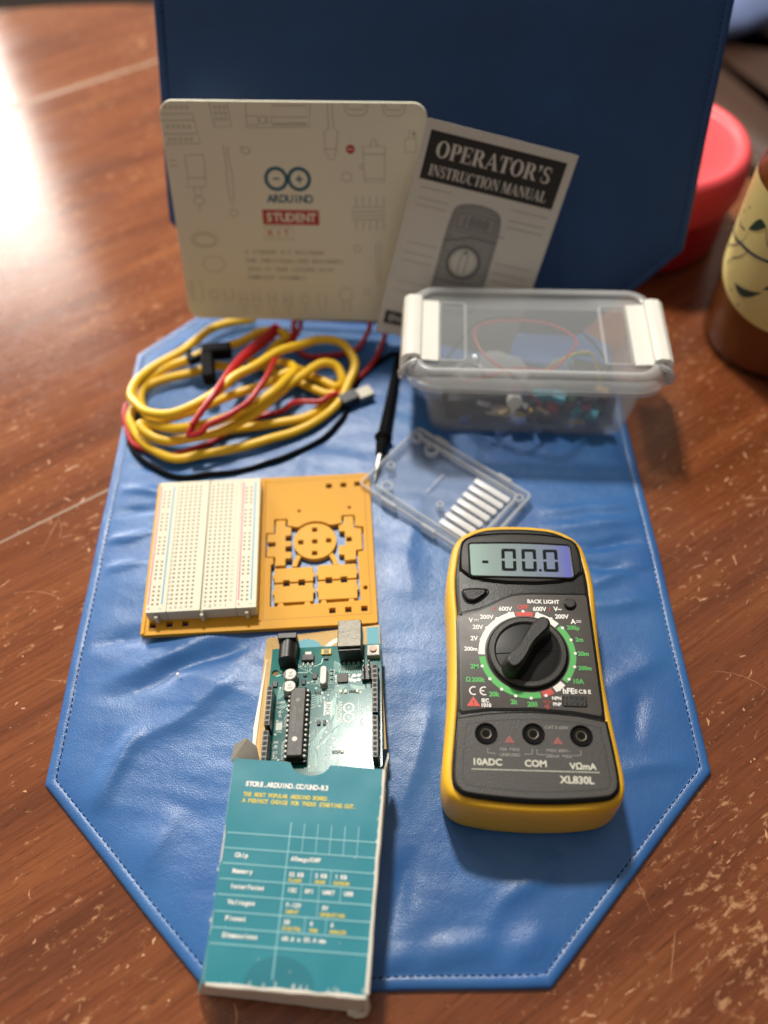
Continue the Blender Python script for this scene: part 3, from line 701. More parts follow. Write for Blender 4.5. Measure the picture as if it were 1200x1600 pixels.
    slab4(7, 27.2, -21.6, -12.9, (13.3, 21.3), ()); slab4(29.8, 50.0, -21.2, -12.3, (35.4, 43.3), ())
    slab4(7, 27.2, -33.8, -22.6, (), (13.3, 21.3)); slab4(29.8, 50.0, -33.3, -22.2, (), (35.4, 43.3))
    tb = MB()
    for x in (10.5, 24.2, 32.6, 46.8): tb.slab([(x-1.9, -35.9), (x+1.9, -35.9), (x+1.1, -33.2), (x-1.1, -33.2)], .2, 3.0, .3)
    tb.build('holding_tabs', M_or2, T)
M_cream = mat('cream plastic', '#d2ceb8', .45, var=.04, vscale=30, bump=.05, bscale=600, spec=.25)
def breadboard():
    T = thing('breadboard', 'cream breadboard full of pin holes on the orange base board', 'breadboard', (-94.0, 257.8, 6.9), R(2.3))
    for x0, x1 in ((-27.6, -17.33), (-17.27, -.5), (.5, 17.37), (17.43, 27.6)):
        nm = 'power_rail' if abs(x0 + x1) > 30 else 'contact_block'
        MB().slab(rr(x1-x0, 82.6, .5, 3, (x0+x1)/2, .1), 0, 8.3, .16).build(nm, M_cream, T)
    MB().box(0, .1, 0, 1.2, 82, 6.6).build('center_channel', M_cream, T)
    for x in (-22.6, .2, 22.6): MB().cyl(x, -42.4, 1.0, 6.4, 1.0, 1.0, 14, .3).build('lug', M_cream, T)
    P = Print(); z = 8.34
    mat('hole shade', '#7a7462', .8); mat('pink ink', '#c9607f', .5); mat('pale blue ink', '#2f8fba', .5); mat('grey print', '#6a6a66', .5)
    h = .52
    rows = [37.3 - 2.54*k for k in range(30)]
    for y in rows:
        for k in range(5):
            for x0 in (-15.2 + 2.54*k, 1.9 + 2.54*k):
                P.rect('hole shade', x0 - h, y - h, x0 + h, y + h, z)
    for i, y in enumerate(rows):
        if i % 6 == 0: continue
        for x in (-24.6, -22.0, 20.2, 22.8): P.rect('hole shade', x - h, y - h, x + h, y + h, z)
    for x, c in ((-26.7, 'pink ink'), (-19.8, 'pale blue ink'), (18.5, 'pink ink'), (24.9, 'pale blue ink')): P.rect(c, x - .34, -36.6, x + .34, 38.6, z)
    for k in range(5):
        for x0, s in ((-15.2, 'abcde'), (1.9, 'fghij')):
            P.text('grey print', s[k], x0 + 2.54*k, -38.6, 1.7, z, bold=.005); P.text('grey print', s[k], x0 + 2.54*k, 40.0, 1.5, z)
    for i, y in enumerate(rows):
        P.text('grey print', str(i + 1), -17.0 + .1, y, 1.0, z, 'c'); P.text('grey print', str(i + 1), 14.6, y, 1.0, z, 'c')
    for x, c, s in ((-26.2, 'pink ink', '+'), (-20.6, 'pale blue ink', '–'), (18.8, 'pink ink', '+'), (24.6, 'pale blue ink', '–')): P.text(c, s, x, -38.9, 1.9, z, bold=.02)
    P.build(T, {'hole shade': 'pin_holes', 'pink ink': 'pink_lines', 'pale blue ink': 'blue_lines', 'grey print': 'row_numbers'})
base_board(); breadboard()

# ------------------------------------------------------------------ circuit board
def pcb_rot(yaw, tl, rl): return Matrix.Rotation(yaw, 3, 'Z') @ Matrix.Rotation(tl, 3, 'X') @ Matrix.Rotation(rl, 3, 'Y')
PCB_ROT = pcb_rot(-.004, -.142, -.06)
M_pcb = mat('teal solder mask', '#10625e', .2, var=.1, vscale=120, spec=.19)
M_trace = mat('traced copper mask', '#a9ccc3', .3, var=.1, spec=.15)
M_silk = mat('silkscreen white', '#dfe4dc', .6, spec=.2)
M_tin = mat('tinned metal', '#a3a29b', .5, .35, spec=.25, var=.15, vscale=300)
M_usb = mat('brushed steel', '#5d5a53', .45, 1, var=.6, vscale=400, bump=.3, bscale=700)
M_pkg = mat('chip black', '#35312e', .5, var=.1, vscale=300, bump=.15, bscale=1200)
M_jack = mat('jack black', '#151515', .38, var=.1)
def circuit_board():
    T = thing('circuit_board', 'teal microcontroller board with silver USB socket sliding out of the teal box', 'circuit board', (-29.17, 196.4, 12.9), rotm=PCB_ROT)
    U = lambda u: u - 26.67
    out = [(U(0), 0), (U(53.34), 0), (U(53.34), -64.5), (U(50.8), -67), (U(50.8), -68.58), (U(2.5), -68.58), (U(0), -66)]
    plate('board', [out[::-1]] + [circ(1.6, 16, U(x), -y) for x, y in ((2.6, 13.9), (50.8, 15.3))], -1.6, 0, M_pcb, T, .1)
    P = Print(); z = .06; TR = 'traced copper mask'; SK = 'silkscreen white'
    mat('tin pads', '#c9cbc4', .5, .2, spec=.2)
    rnd = random.Random(5)
    def tr(pts, wd=.35): P.line(TR, [(U(u), -v) for u, v in pts], wd, z)
    for k in range(5):
        d = k*.75
        tr([(21 + d, 66), (22 + d, 52 - d*.3), (26 + d*.7, 45.5 - d*.4), (30 + d*.6, 41 - d), (30.3 + d*.6, 30 - d)], .32)
    for k in range(6): tr([(20.5, 27.5 + k*1.3), (22.5 + k*.2, 27.2 + k*1.2), (24.0, 25.8 + k*1.05), (25.6, 25.8 + k*1.05)], .28)
    for k in range(4): tr([(33 + k*.9, 55), (33 + k*.9, 50 - k*.3), (31.6 + k*.4, 48), (31.6 + k*.4, 33)], .25)
    for k in range(7): tr([(31, 14 + k*1.2), (29.6, 14.3 + k*1.2), (28.7, 13 + k*1.0)], .25)
    for k in range(6): tr([(33 + k*1.2, 16), (33.6 + k*1.2, 13.6), (36 + k*1.4, 11.6)], .28)
    for k in range(5): tr([(38 + k*.4, 22.5 + k*.5), (44 + k*.2, 24 + k*.4), (48.5, 21 + k*.6)], .25)
    tr([(13.5, 11), (22, 11.2), (24.5, 9.8), (25, 7)], .5); tr([(3, 16), (7, 14.6), (13, 14.4), (18, 14.6), (20, 12.6)], .5)
    for k in range(4): tr([(6, 31 + k*1.4), (9, 29 + k*1.2), (11, 27 + k*1.2)], .3)
    for _ in range(85):
        u, v = rnd.uniform(5, 48), rnd.uniform(11, 64)
        P.ring('tin pads', U(u), -v, .22, .5, z + .02, 0, 360, 10)
    for _ in range(26):
        u, v = rnd.uniform(20.5, 34), rnd.uniform(14, 62); a = rnd.choice((0, 1))
        w_, h = (1.5, .8) if a else (.8, 1.5)
        P.line(SK, [(U(u - w_), -v - h), (U(u + w_), -v - h), (U(u + w_), -v + h), (U(u - w_), -v + h)], .15, z + .02, True)
    for k in range(8): tr([(4.5, 23.5 + k*.8), (6 + k*.15, 22.5 + k*.6), (8.2, 22.3 + k*.55)], .2)
    for k in range(6): tr([(13.5 + k*1.1, 9.6), (13.5 + k*1.1, 11.5 + k*.5), (20 + k*.6, 15 + k*.5), (22.5 + k*.5, 18 + k*.4), (22.5 + k*.5, 21.5)], .2)
    for k in range(7): tr([(29.6 + k*.7, 29.5), (29.6 + k*.7, 26.8 - k*.15), (31.5 + k*.8, 24.4 - k*.2), (31.5 + k*.8, 22.6)], .2)
    for k in range(8): tr([(24 + k*.55, 66), (24 + k*.55, 55 - k*.4), (28.5 + k*.5, 49 - k*.6), (31.2 + k*.5, 46.5 - k*.5), (31.2 + k*.5, 41 - k*.3)], .2)
    for k in range(6): tr([(20.6, 48 + k*2.4), (22 + k*.2, 47.4 + k*2.3), (22.6 + k*.2, 46 + k*2.2)], .22)
    for k in range(9): tr([(37 + k*1.0, 13.4), (37.4 + k*1.0, 15 + k*.15), (36.4 + k*1.0, 16.4 + k*.1)], .2)
    for k in range(10): tr([(30.5, 9 + k*.6), (32 + k*.25, 9.6 + k*.6), (33.5 + k*.5, 11 + k*.5)], .18)
    # pads of small parts
    for u, v in [(32.6, 22.8 + .7*k) for k in range(1)] + [(31.8, 17 + k*.9) for k in range(5)] + [(38, 17 + k*.9) for k in range(5)]: P.rect('tin pads', U(u - .4), -v - .2, U(u + .4), -v + .2, z + .03)
    for u, v in ((40.3, 17.6), (42.5, 17.6), (39.0, 20.0), (42.5, 20.1), (40.6, 20.4)): P.disc('tin pads', U(u), -v, .95, z + .03)
    # white lettering
    P.rect(SK, U(26.6), -38.4, U(30.3), -31.0, z + .02)
    mat('mask lettering', '#14565a', .4); P.text('mask lettering', 'UNO', U(28.5), -34.7, 2.3, z + .05, rot=-pi/2, bold=.02)
    P.ring(SK, U(38.1), -34.9, 1.9, 2.6, z + .02); P.ring(SK, U(38.1), -40.0, 1.9, 2.6, z + .02); P.text(SK, '+', U(38.1), -34.9, 1.6, z + .02, bold=.03); P.rect(SK, U(37.9), -40.9, U(38.3), -39.1, z + .02)
    P.text(SK, 'ARDUINO', U(34.2), -36.8, 1.7, z + .02, rot=-pi/2, bold=.01)
    P.text(SK, 'DIGITAL (PWM~)', U(43.9), -39.5, 1.1, z + .02, rot=-pi/2); P.line(SK, [(U(42.7), -30), (U(42.7), -64)], .18, z + .02)
    for k, s in enumerate(('13', '12', '~11', '~10', '~9', '8')): P.text(SK, s, U(47.4), -28.8 - 2.54*k, 1.1, z + .02)
    for k, s in enumerate(('7', '~6', '~5', '4', '~3', '2', 'TX 1', 'RX 0')): P.text(SK, s, U(46.8), -45.6 - 2.54*k, 1.1, z + .02, 'c')
    for k, s in enumerate(('IOREF', 'RESET', '3.3V', '5V', 'GND', 'GND', 'VIN')): P.text(SK, s, U(6.6), -30.4 - 2.54*k, 1.0, z + .02)
    for k in range(6): P.text(SK, 'A%d' % k, U(5.6), -50.8 - 2.54*k, 1.3, z + .02, bold=.01)
    P.text(SK, 'ANALOG IN', U(8.9), -55, 1.1, z + .02, rot=-pi/2); P.text(SK, 'POWER', U(9.2), -40.5, 1.2, z + .02, rot=-pi/2)
    P.rect(SK, U(5.0), -44.8, U(7.9), -41.0, z + .015)
    P.build(T, {TR: 'copper_traces', SK: 'white_lettering', 'tin pads': 'solder_pads', 'mask lettering': 'model_lettering'})
    # power jack
    j = MB().box(U(8.9), -.2, 0, 9.2, 3.2, 10.8, .3); j.build('power_jack', M_jack, T)
    ax = MB(); ax.loft([[(U(8.9) + r*cos(2*pi*k/24), y, 6.0 + r*sin(2*pi*k/24)) for k in range(24)] for y, r in ((-1.8, 4.2), (-11.6, 4.2), (-12.2, 3.7))])
    ax.slab([(U(4.7), -11.8), (U(13.1), -11.8), (U(13.1), -1.8), (U(4.7), -1.8)], 0, 6, .2); ax.build('power_jack_barrel', M_jack, T)
    # usb socket, overhanging the edge
    ub = MB().box(U(38.9), -.9, 0.1, 11.3, 15.6, 11.0, .35, .6).build('usb_socket', M_usb, T)
    MB().box(U(38.9), -9.3, 0, 10.6, 1.4, 9.6, .2).build('usb_back', M_jack, T)
    pn = MB()
    for k in range(4): pn.box(U(35.4 + k*2.3), -10.6, 0, .8, 1.4, .6)
    pn.build('usb_pins', M_tin, T)
    rb = MB().box(U(49.6), -5.6, 0, 6.2, 6.2, 3.0, .3).build('reset_button', M_tin, T)
    MB().cyl(U(49.6), -5.4, 2.9, 4.0, 1.6).build('plunger', mat('salmon plastic', '#d8b49c', .5), rb)
    for v in (19.2, 25.8):
        c = MB().box(U(10.9), -v, 0, 6.6, 6.6, 1.0, .2, 1.2); c.build('capacitor_base', M_jack, T)
        k = MB().cyl(U(10.9), -v, .9, 6.4, 3.15, 3.15, 28, .4).build('capacitor', M_tin, T)
        q = Print(); q.poly('black ink', [(U(10.9) + 2.7*cos(R(a)), -v + 2.7*sin(R(a))) for a in range(140, 230, 10)], 6.45); q.text('black ink', '47', U(11.2), -v + .5, 1.2, 6.45); q.text('black ink', '25V', U(11.4), -v - 1.1, 1.1, 6.45); q.build(k, {'black ink': 'capacitor_marking'})
    rg = MB().box(U(18), -7.0, 0, 6.0, 3.6, 1.8, .3).build('voltage_regulator', M_pkg, T)
    tb = MB(); tb.box(U(18), -4.4, 0, 3.4, 2.2, 1.2)
    for k in (-2.2, 0, 2.2): tb.box(U(18 + k), -10, 0, .9, 2.4, .6)
    tb.build('tabs', M_tin, rg)
    fz = MB().box(U(26.7), -3.7, 0, 4.9, 3.2, 1.0, .2).build('fuse', mat('fuse yellow', '#c8a83a', .45), T)
    q = Print(); q.text('black ink', '8', U(26.7), -3.7, 2.2, 1.05, bold=.02); q.rect('black ink', U(25.5), -5.3, U(25.8), -2.1, 1.05); q.rect('black ink', U(27.6), -5.3, U(27.9), -2.1, 1.05); q.build(fz, {'black ink': 'fuse_marking'})
    cr = MB().prism(rr(3.4, 10.4, 1.69, 8, U(26.1), -18.6), [(0, -.3), (.5, -.3), (.6, 0), (3.2, 0), (3.6, .4)]); cr.build('crystal', M_tin, T)
    MB().box(U(35), -19, 0, 5, 5, .95, .15).build('interface_chip', M_pkg, T)
    for u, v, a, b in ((16.5, 20.3, 1.9, 2.6), (21.8, 17.2, 2.2, 3.4), (26.7, 7.4, 2.2, 1.3), (3.0, 20.6, 2.4, 3.2), (17, 16.6, 1.6, 1.0), (17.2, 23.6, 1.8, .9), (24.6, 42.3, 1.6, 2.2), (27.2, 42.3, 1.2, 2.6)): MB().box(U(u), -v, 0, a, b, .9).build('small_chip', M_pkg, T)
    for u, v in ((34.2, 26.2), (36.5, 26.3), (42.0, 26.4), (35.8, 56.8)): MB().box(U(u), -v, 0, 1.2, 1.8, .7).build('indicator_lamp', mat('pale lamp', '#d9d3b0', .4), T)
    def res(*a): MB().box(*a).build('resistor', M_res, T)
    M_res = mat('resistor body', '#4c4a45', .5, var=.2, vscale=900)
    for k in range(4): res(U(22.2 + k*.8), -26.2, 0, .5, 1.6, .5)
    for k in range(5): res(U(31.6 + k*.85), -57, 0, .5, 1.5, .5)
    for k in range(5): res(U(38.4 + k*.7), -26.4, 0, .5, 1.2, .5)
    for k in range(3): res(U(29.6), -14.6 - k*2.3, 0, 1.5, .7, .5)
    # headers
    def header(u, v0, n):
        h = MB().box(U(u), -(v0 + 1.27*(n-1)), 0, 2.5, 2.54*n, 8.5, .12, .1).build('pin_header', M_jack, T)
        q = Print()
        for k in range(n):
            vv = v0 + 2.54*k
            q.rect('header seam glare', U(u) - 1.22, -vv - 1.27 - .22, U(u) + 1.22, -vv - 1.27 + .22, 8.54) if k < n-1 else None
            q.rect('socket hole', U(u) - .8, -vv - .8, U(u) + .8, -vv + .8, 8.56)
        q.build(h, {'header seam glare': 'pin_gap_glare', 'socket hole': 'pin_holes'})
    mat('header seam glare', '#8b877d', .5, spec=.2)  # pale gaps: glare on the black header put into the colour
    header(50.8, 18.8, 10); header(50.8, 45.7, 8); header(2.54, 27.94, 8); header(2.54, 50.8, 6)
    ic = MB().box(U(46.7), -17.8, 0, 5.1, 7.6, 2.5); ic.build('pin_block', M_jack, T)
    pb = MB()
    for a in (-1.27, 1.27):
        for k in (-2.54, 0, 2.54): pb.box(U(46.7 + a), -17.8 + k, 2.4, .65, .65, 6.0, .1)
    pb.build('header_pins', M_tin, T)
    # the long chip in its socket
    sk = MB().box(U(15.3), -44.2, 0, 10.0, 36.4, 2.6); sk = sk.build('chip_socket', M_jack, T)
    ch = MB().box(U(15.3), -43.8, 2.5, 7.2, 34.8, 3.6, .5, .5).build('long_chip', M_pkg, T)
    q = Print(); mat('chip print', '#6b6660', .5); mat('chip dot', '#bdb9b0', .5)
    q.disc('chip print', U(15.4), -33.2, 1.05, 6.15); q.disc('chip dot', U(15.1), -53.0, 1.2, 6.15)
    q.text('chip print', 'ATMEGA328P', U(14.2), -43, 1.5, 6.15, rot=pi/2); q.text('chip print', '-PU', U(16.4), -39, 1.3, 6.15, rot=pi/2)
    q.build(ch, {'chip print': 'chip_marking', 'chip dot': 'pin_mark'})
    pn = MB()
    for k in range(14):
        for s in (-1, 1): pn.box(U(15.3) + s*4.2, -27.3 - 2.54*k, 2.2, 1.2, 1.3, 2.2, .2)
    pn.build('chip_pins', M_tin, T)
circuit_board()

# leaflet under the board
def leaflet():
    T = thing('leaflet', 'folded tan leaflet with wavy black lines between the circuit board and the box', 'leaflet', (-30.4, 140, 17.4), rotm=pcb_rot(.03, -.148, -.06))
    mat('tan card', '#c9a35e', .6, var=.08, vscale=60); mat('dark wave ink', '#5c4a26', .6); mat('teal ink', '#3f8f9e', .5); mat('white card ink', '#dcd8cc', .6)
    pts = [(-30.4, 0), (29.4, 2), (29.0, 71.2), (-27.8, 68.6), (-28.6, 55), (-29.6, 35)]
    pts2 = [(x, y) for x, y in pts]
    MB().prism(pts2, [(-3.4, 0), (-2.2, 0)]).build('sheet', MATS['tan card'], T)
    MB().prism([(-31.4, 0), (-30.4, 0), (-28.4, 36), (-27.0, 55), (-27.4, 55.4), (-29.4, 37), (-31.4, 18)], [(-5.0, 0), (-1.8, 0)]).build('folded_edge', mat('white card', '#d8d3c6', .6, var=.05), T)
    P = Print(); z = -2.14
    for i in range(11):
        for j in range(24):
            x = -28 + j*2.4; y = 69 - i*1.25 - (2.4 if False else 0)
            if x > 21: continue
            P.line('dark wave ink', [(x, y), (x + .6, y + .5), (x + 1.2, y), (x + 1.8, y - .5), (x + 2.3, y)], .16, z)
    for i in range(40):
        for j in range(2):
            P.line('dark wave ink', [(-29.4 + j*2.4 + .03*i, 54 - i*1.25), (-28.8 + j*2.4 + .03*i, 54.5 - i*1.25), (-28.2 + j*2.4 + .03*i, 54 - i*1.25), (-27.6 + j*2.4 + .03*i, 53.5 - i*1.25)], .16, z)
    P.poly('teal ink', [(-8 + 9*cos(R(a)), 57 + 9*sin(R(a))) for a in range(0, 360, 12)], z + .04)
    P.ring('white card ink', 10.5, 55, 8, 10.5, z + .05, 0, 180)
    P.rect('teal ink', 22.5, 2, 28.6, 70, z + .04)
    P.build(T, {'dark wave ink': 'wavy_lines', 'teal ink': 'teal_shapes', 'white card ink': 'white_ring'})
leaflet()

# ------------------------------------------------------------------ teal box
M_teal = mat('teal card', '#24808f', .36, var=.05, vscale=50, bump=.1, bscale=120)
M_card = mat('raw white card', '#d3cdc0', .65, var=.08, vscale=80)
def teal_box():
    T = thing('cardboard_box', 'teal cardboard box with a printed table, open end holding the circuit board', 'box', (-37.6, 90, 0), R(-4.5))
    # corner points (x, y, z): top face and base, front (near) and mouth
    tlm, trm, trf, tlf = (-32.2, 42.6, 30), (32.4, 41.5, 30), (31.3, -43.6, 29), (-30.0, -42.7, 29)
    blm, brm, brf, blf = (-34.8, 41.5, 3.4), (33.2, 41, 3.4), (31.0, -46.2, 3.0), (-36.6, -43.4, 3.0)
    def lerp(a, b, t): return tuple(a[i] + (b[i]-a[i])*t for i in range(3))
    def sheet(a, b, c, d, n, th, name, m, wob=.0, notch=None, parent=T):
        """quad sheet a->b (mouth edge), d->c (front edge), with soft dents"""
        mb = MB(); nx, ny = n
        na = (Vector(d)-Vector(a)).cross(Vector(b)-Vector(a)).normalized()
        top = []
        for j in range(ny + 1):
            for i in range(nx + 1):
                u = i/nx; v = j/ny
                p = Vector(lerp(lerp(a, b, u), lerp(d, c, u), v))
                if notch and j < 8:
                    x = p.x - notch[0]
                    if abs(x) < notch[1]:
                        dep = notch[2]*math.sqrt(1 - (x/notch[1])**2); p.y -= dep*(1 - j/8)
                wv = wob*(noise.noise(Vector((p.x*.045, p.y*.04, 3))) + .4*noise.noise(Vector((p.x*.11, p.y*.09, 8))))
                top.append(p + na*wv)
        N1 = len(top); mb.v = [tuple(q) for q in top] + [tuple(q - na*th) for q in top]
        for j in range(ny):
            for i in range(nx):
                k = j*(nx+1) + i
                mb.face((k, k+1, k+nx+2, k+nx+1)); mb.face((N1+k, N1+k+nx+1, N1+k+nx+2, N1+k+1))
        def rim(idx):
            mb.cur = 1
            for p, q in zip(idx, idx[1:]): mb.face((p, q, N1+q, N1+p))
            mb.cur = 0
        rim(list(range(nx+1))); rim([ny*(nx+1)+i for i in range(nx, -1, -1)]); rim([j*(nx+1) for j in range(ny, -1, -1)]); rim([j*(nx+1)+nx for j in range(ny+1)])
        return mb.build(name, m, parent, 40)
    sheet(tlm, trm, trf, tlf, (48, 44), .6, 'top_panel', [M_teal, M_card], .25, (.7, 8.2, 5.2))
    sheet(blm, tlm, tlf, blf, (8, 30), .6, 'side_panel', [M_teal, M_card], .25)
    sheet(trm, brm, brf, trf, (8, 30), .6, 'side_panel', [M_card, M_card], .35)
    sheet(brm, blm, blf, brf, (6, 10), .6, 'base_panel', [M_teal, M_card], 0)
    f0 = lambda p, d: (p[0], p[1] + d, p[2])
    sheet(f0(tlf, .4), f0(trf, .4), brf, blf, (24, 10), .6, 'end_flap', [M_card, M_card], .5)
    # curled white edge and torn corner at the near end, raw edge down the right side
    ed = MB()
    ed.tube([(x, -43.3 + .5*noise.noise(Vector((x*.2, 1, 1))) - (x+30)*.012, 28.7 + .4*noise.noise(Vector((x*.15, 4, 1)))) for x in range(-29, 33, 2)], lambda t: .7 + .4*abs(sin(t*9)), 6)
    ed.tube([(32.5 - (41-y)*.013 + .35*noise.noise(Vector((1, y*.12, 6))), y, 29.6 + .3*noise.noise(Vector((2, y*.2, 6)))) for y in range(41, -46, -3)], lambda t: .55 + .3*abs(sin(t*5)), 6)
    ed.tube([(31.2, -44, 28), (31.6, -46, 20), (31.0, -47, 12), (29.5, -47.2, 7), (26, -47.8, 5)], [.8, 1.1, .9, 1.2, .6], 6)
    ed.build('raw_card_edge', M_card, T)
    tn = MB(); tn.prism([(24, .6), (31, .6), (30.4, -1.6), (28.2, -2.6), (25, -2.0)], [(3.2, 0), (5.6, .3)]); tn.xform(Matrix.Translation((-1.5, -45.6, 0))); tn.build('torn_corner', M_card, T)
    fl = MB(); a = [(-33.6, 41.6, 30.2), (-32.6, 47.6, 32.5), (-28.0, 51.5, 31.5), (-24.0, 49.6, 26.5), (-22.4, 44.5, 21.5), (-24, 41.5, 20)]
    fl.v = [tuple(q) for q in a] + [(x + .25, y - .5, z_ - .4) for x, y, z_ in a]; n = 6
    fl.face(range(n)); fl.face([n + i for i in reversed(range(n))])
    for i in range(n): fl.face((i, (i+1) % n, n + (i+1) % n, n + i))
    fl.build('side_flap', M_card, T, flat=True)
    fr = MB(); a = [(32.6, 40.5, 30.0), (34.0, 46, 30.5), (33.8, 50, 26.5), (33.2, 49.5, 18), (33.0, 41, 14)]
    fr.v = [tuple(q) for q in a] + [(x - .5, y, z_) for x, y, z_ in a]; n = 5
    fr.face(range(n)); fr.face([n + i for i in reversed(range(n))])
    for i in range(n): fr.face((i, (i+1) % n, n + (i+1) % n, n + i))
    fr.build('side_flap', M_card, T, flat=True)
    # printed table
    P = Print()
    mat('pale cyan ink', '#86bfc8', .5); mat('yellow ink', '#d3c04a', .5); mat('deep teal ink', '#1d7382', .38); WI = 'white ink'; LI = 'pale cyan ink'
    z = 0.0
    P.text(WI, 'STORE.ARDUINO.CC/UNO-R3', -25.6, 32.0, 1.9, z, 'l', mono=1.53, bold=.06)
    P.text('yellow ink', 'THE MOST POPULAR ARDUINO BOARD.', -25.8, 27.6, 1.55, z, 'l', mono=1.17, bold=.05)
    P.text('yellow ink', 'A PERFECT CHOICE FOR THOSE STARTING OUT.', -25.8, 25.0, 1.55, z, 'l', mono=1.19, bold=.05)
    for y in (11.5, 5.5, -.4, -6.3, -12.1, -18.2, -24.0, -29.6): P.line(LI, [(-30 + 61*q/40, y + .25 - .5*q/40) for q in range(41)], .45, z)
    P.line(LI, [(-4.28, 17.1 - 57.5*q/40) for q in range(41)], .45, z)
    for k in range(5): P.line(LI, [(1.3 + 5.57*k, 17.0 - 11.6*q/8) for q in range(9)], .3, z)
    for x, y in ((6.1, -.5), (13.9, -.5), (2.8, -6.4), (9.8, -6.4), (18.4, -6.5), (9.9, -12.2), (5.6, -18.3), (13.8, -18.4)): P.line(LI, [(x, y - 5.8*q/5) for q in range(6)], .3, z)
    for s, x, y in (('Chip', -22.6, 3.2), ('Memory', -21.7, -2.9), ('Interfaces', -18.8, -8.6), ('Voltages', -20.2, -14.4), ('Pinout', -21.4, -20.2), ('Dimensions', -19.2, -26.2)): P.text(WI, s, -25.4 + (-25.4 - -25.4), y, 1.6, z, 'l', mono=1.36, bold=.05)
    for s, x, y in (('ATmega328P', -2.6, 3.0), ('32 KB', -2.8, -2.9), ('2 KB', 7.7, -2.8), ('1 KB', 15.6, -2.8), ('I2C', -2.6, -8.7), ('SPI', 4.2, -8.8), ('UART', 11.3, -8.8), ('USB', 19.8, -8.8), ('7-12V', -2.6, -14.2), ('5V', 11.6, -14.5), ('20', -2.6, -20.3), ('6', 7.6, -20.3), ('6', 15.6, -20.3), ('68.6 x 53.4 mm', -2.6, -26.1)): P.text(WI, s, x, y, 1.45, z, 'l', mono=1.2, bold=.05)
    for s, x, y in (('FLASH', -2.8, -5.1), ('SRAM', 7.7, -5.1), ('EEPROM', 15.2, -5.2), ('INPUT', -2.6, -16.6), ('OPERATING', 11.2, -16.9), ('DIGITAL', -2.8, -22.6), ('PWM', 7.6, -22.7), ('ANALOG', 15.4, -22.7)): P.text('yellow ink', s, x, y, 1.2, z, 'l', mono=1.05, bold=.05)
    for q in range(24):
        a0, a1 = -1 + q/12, -1 + (q+1)/12
        h0, h1 = [10.6*math.sqrt(max(0, 1 - t*t)) for t in (a0, a1)]
        for e in range(4): P.poly('deep teal ink', [(-1.8 + 13.4*a0, -42.8 + h0*e/4), (-1.8 + 13.4*a1, -42.8 + h1*e/4), (-1.8 + 13.4*a1, -42.8 + h1*(e+1)/4), (-1.8 + 13.4*a0, -42.8 + h0*(e+1)/4)], -.03)
    mat('rubbed card', '#b9c4c2', .7, var=.1); rb_ = random.Random(11)
    for _ in range(34):
        e = rb_.random()
        if e < .4: x, y = rb_.choice((-30.9, 31.4)) + rb_.uniform(-.5, .3), rb_.uniform(-41, 40)
        elif e < .7: x, y = rb_.uniform(-29, 30), -42.4 + rb_.uniform(-.2, .8)
        else: x, y = rb_.uniform(-30, 30), rb_.uniform(-40, 34)
        k_ = .45 if e >= .7 else 1
        P.poly('rubbed card', [(x + k_*rb_.uniform(.15, .5)*cos(R(a)), y + k_*rb_.uniform(.2, 1.3)*sin(R(a))) for a in range(0, 360, 45)], -.02)
    # lift the ink on to the gently dented panel
    for mb in P.d.values():
        nv = []
        for x, y, q in mb.v:
            v = (42 - y)/85.5; zz = 30 - v
            wv = .25*(noise.noise(Vector((x*.045, y*.04, 3))) + .4*noise.noise(Vector((x*.11, y*.09, 8))))
            nv.append((x, y, zz + abs(wv)*0 - wv*-1 + .12 + q))
        mb.v = nv
    P.build(T, {WI: 'white_lettering', LI: 'table_lines', 'yellow ink': 'yellow_lettering', 'deep teal ink': 'dark_circle', 'rubbed card': 'rubbed_patches'})
teal_box()

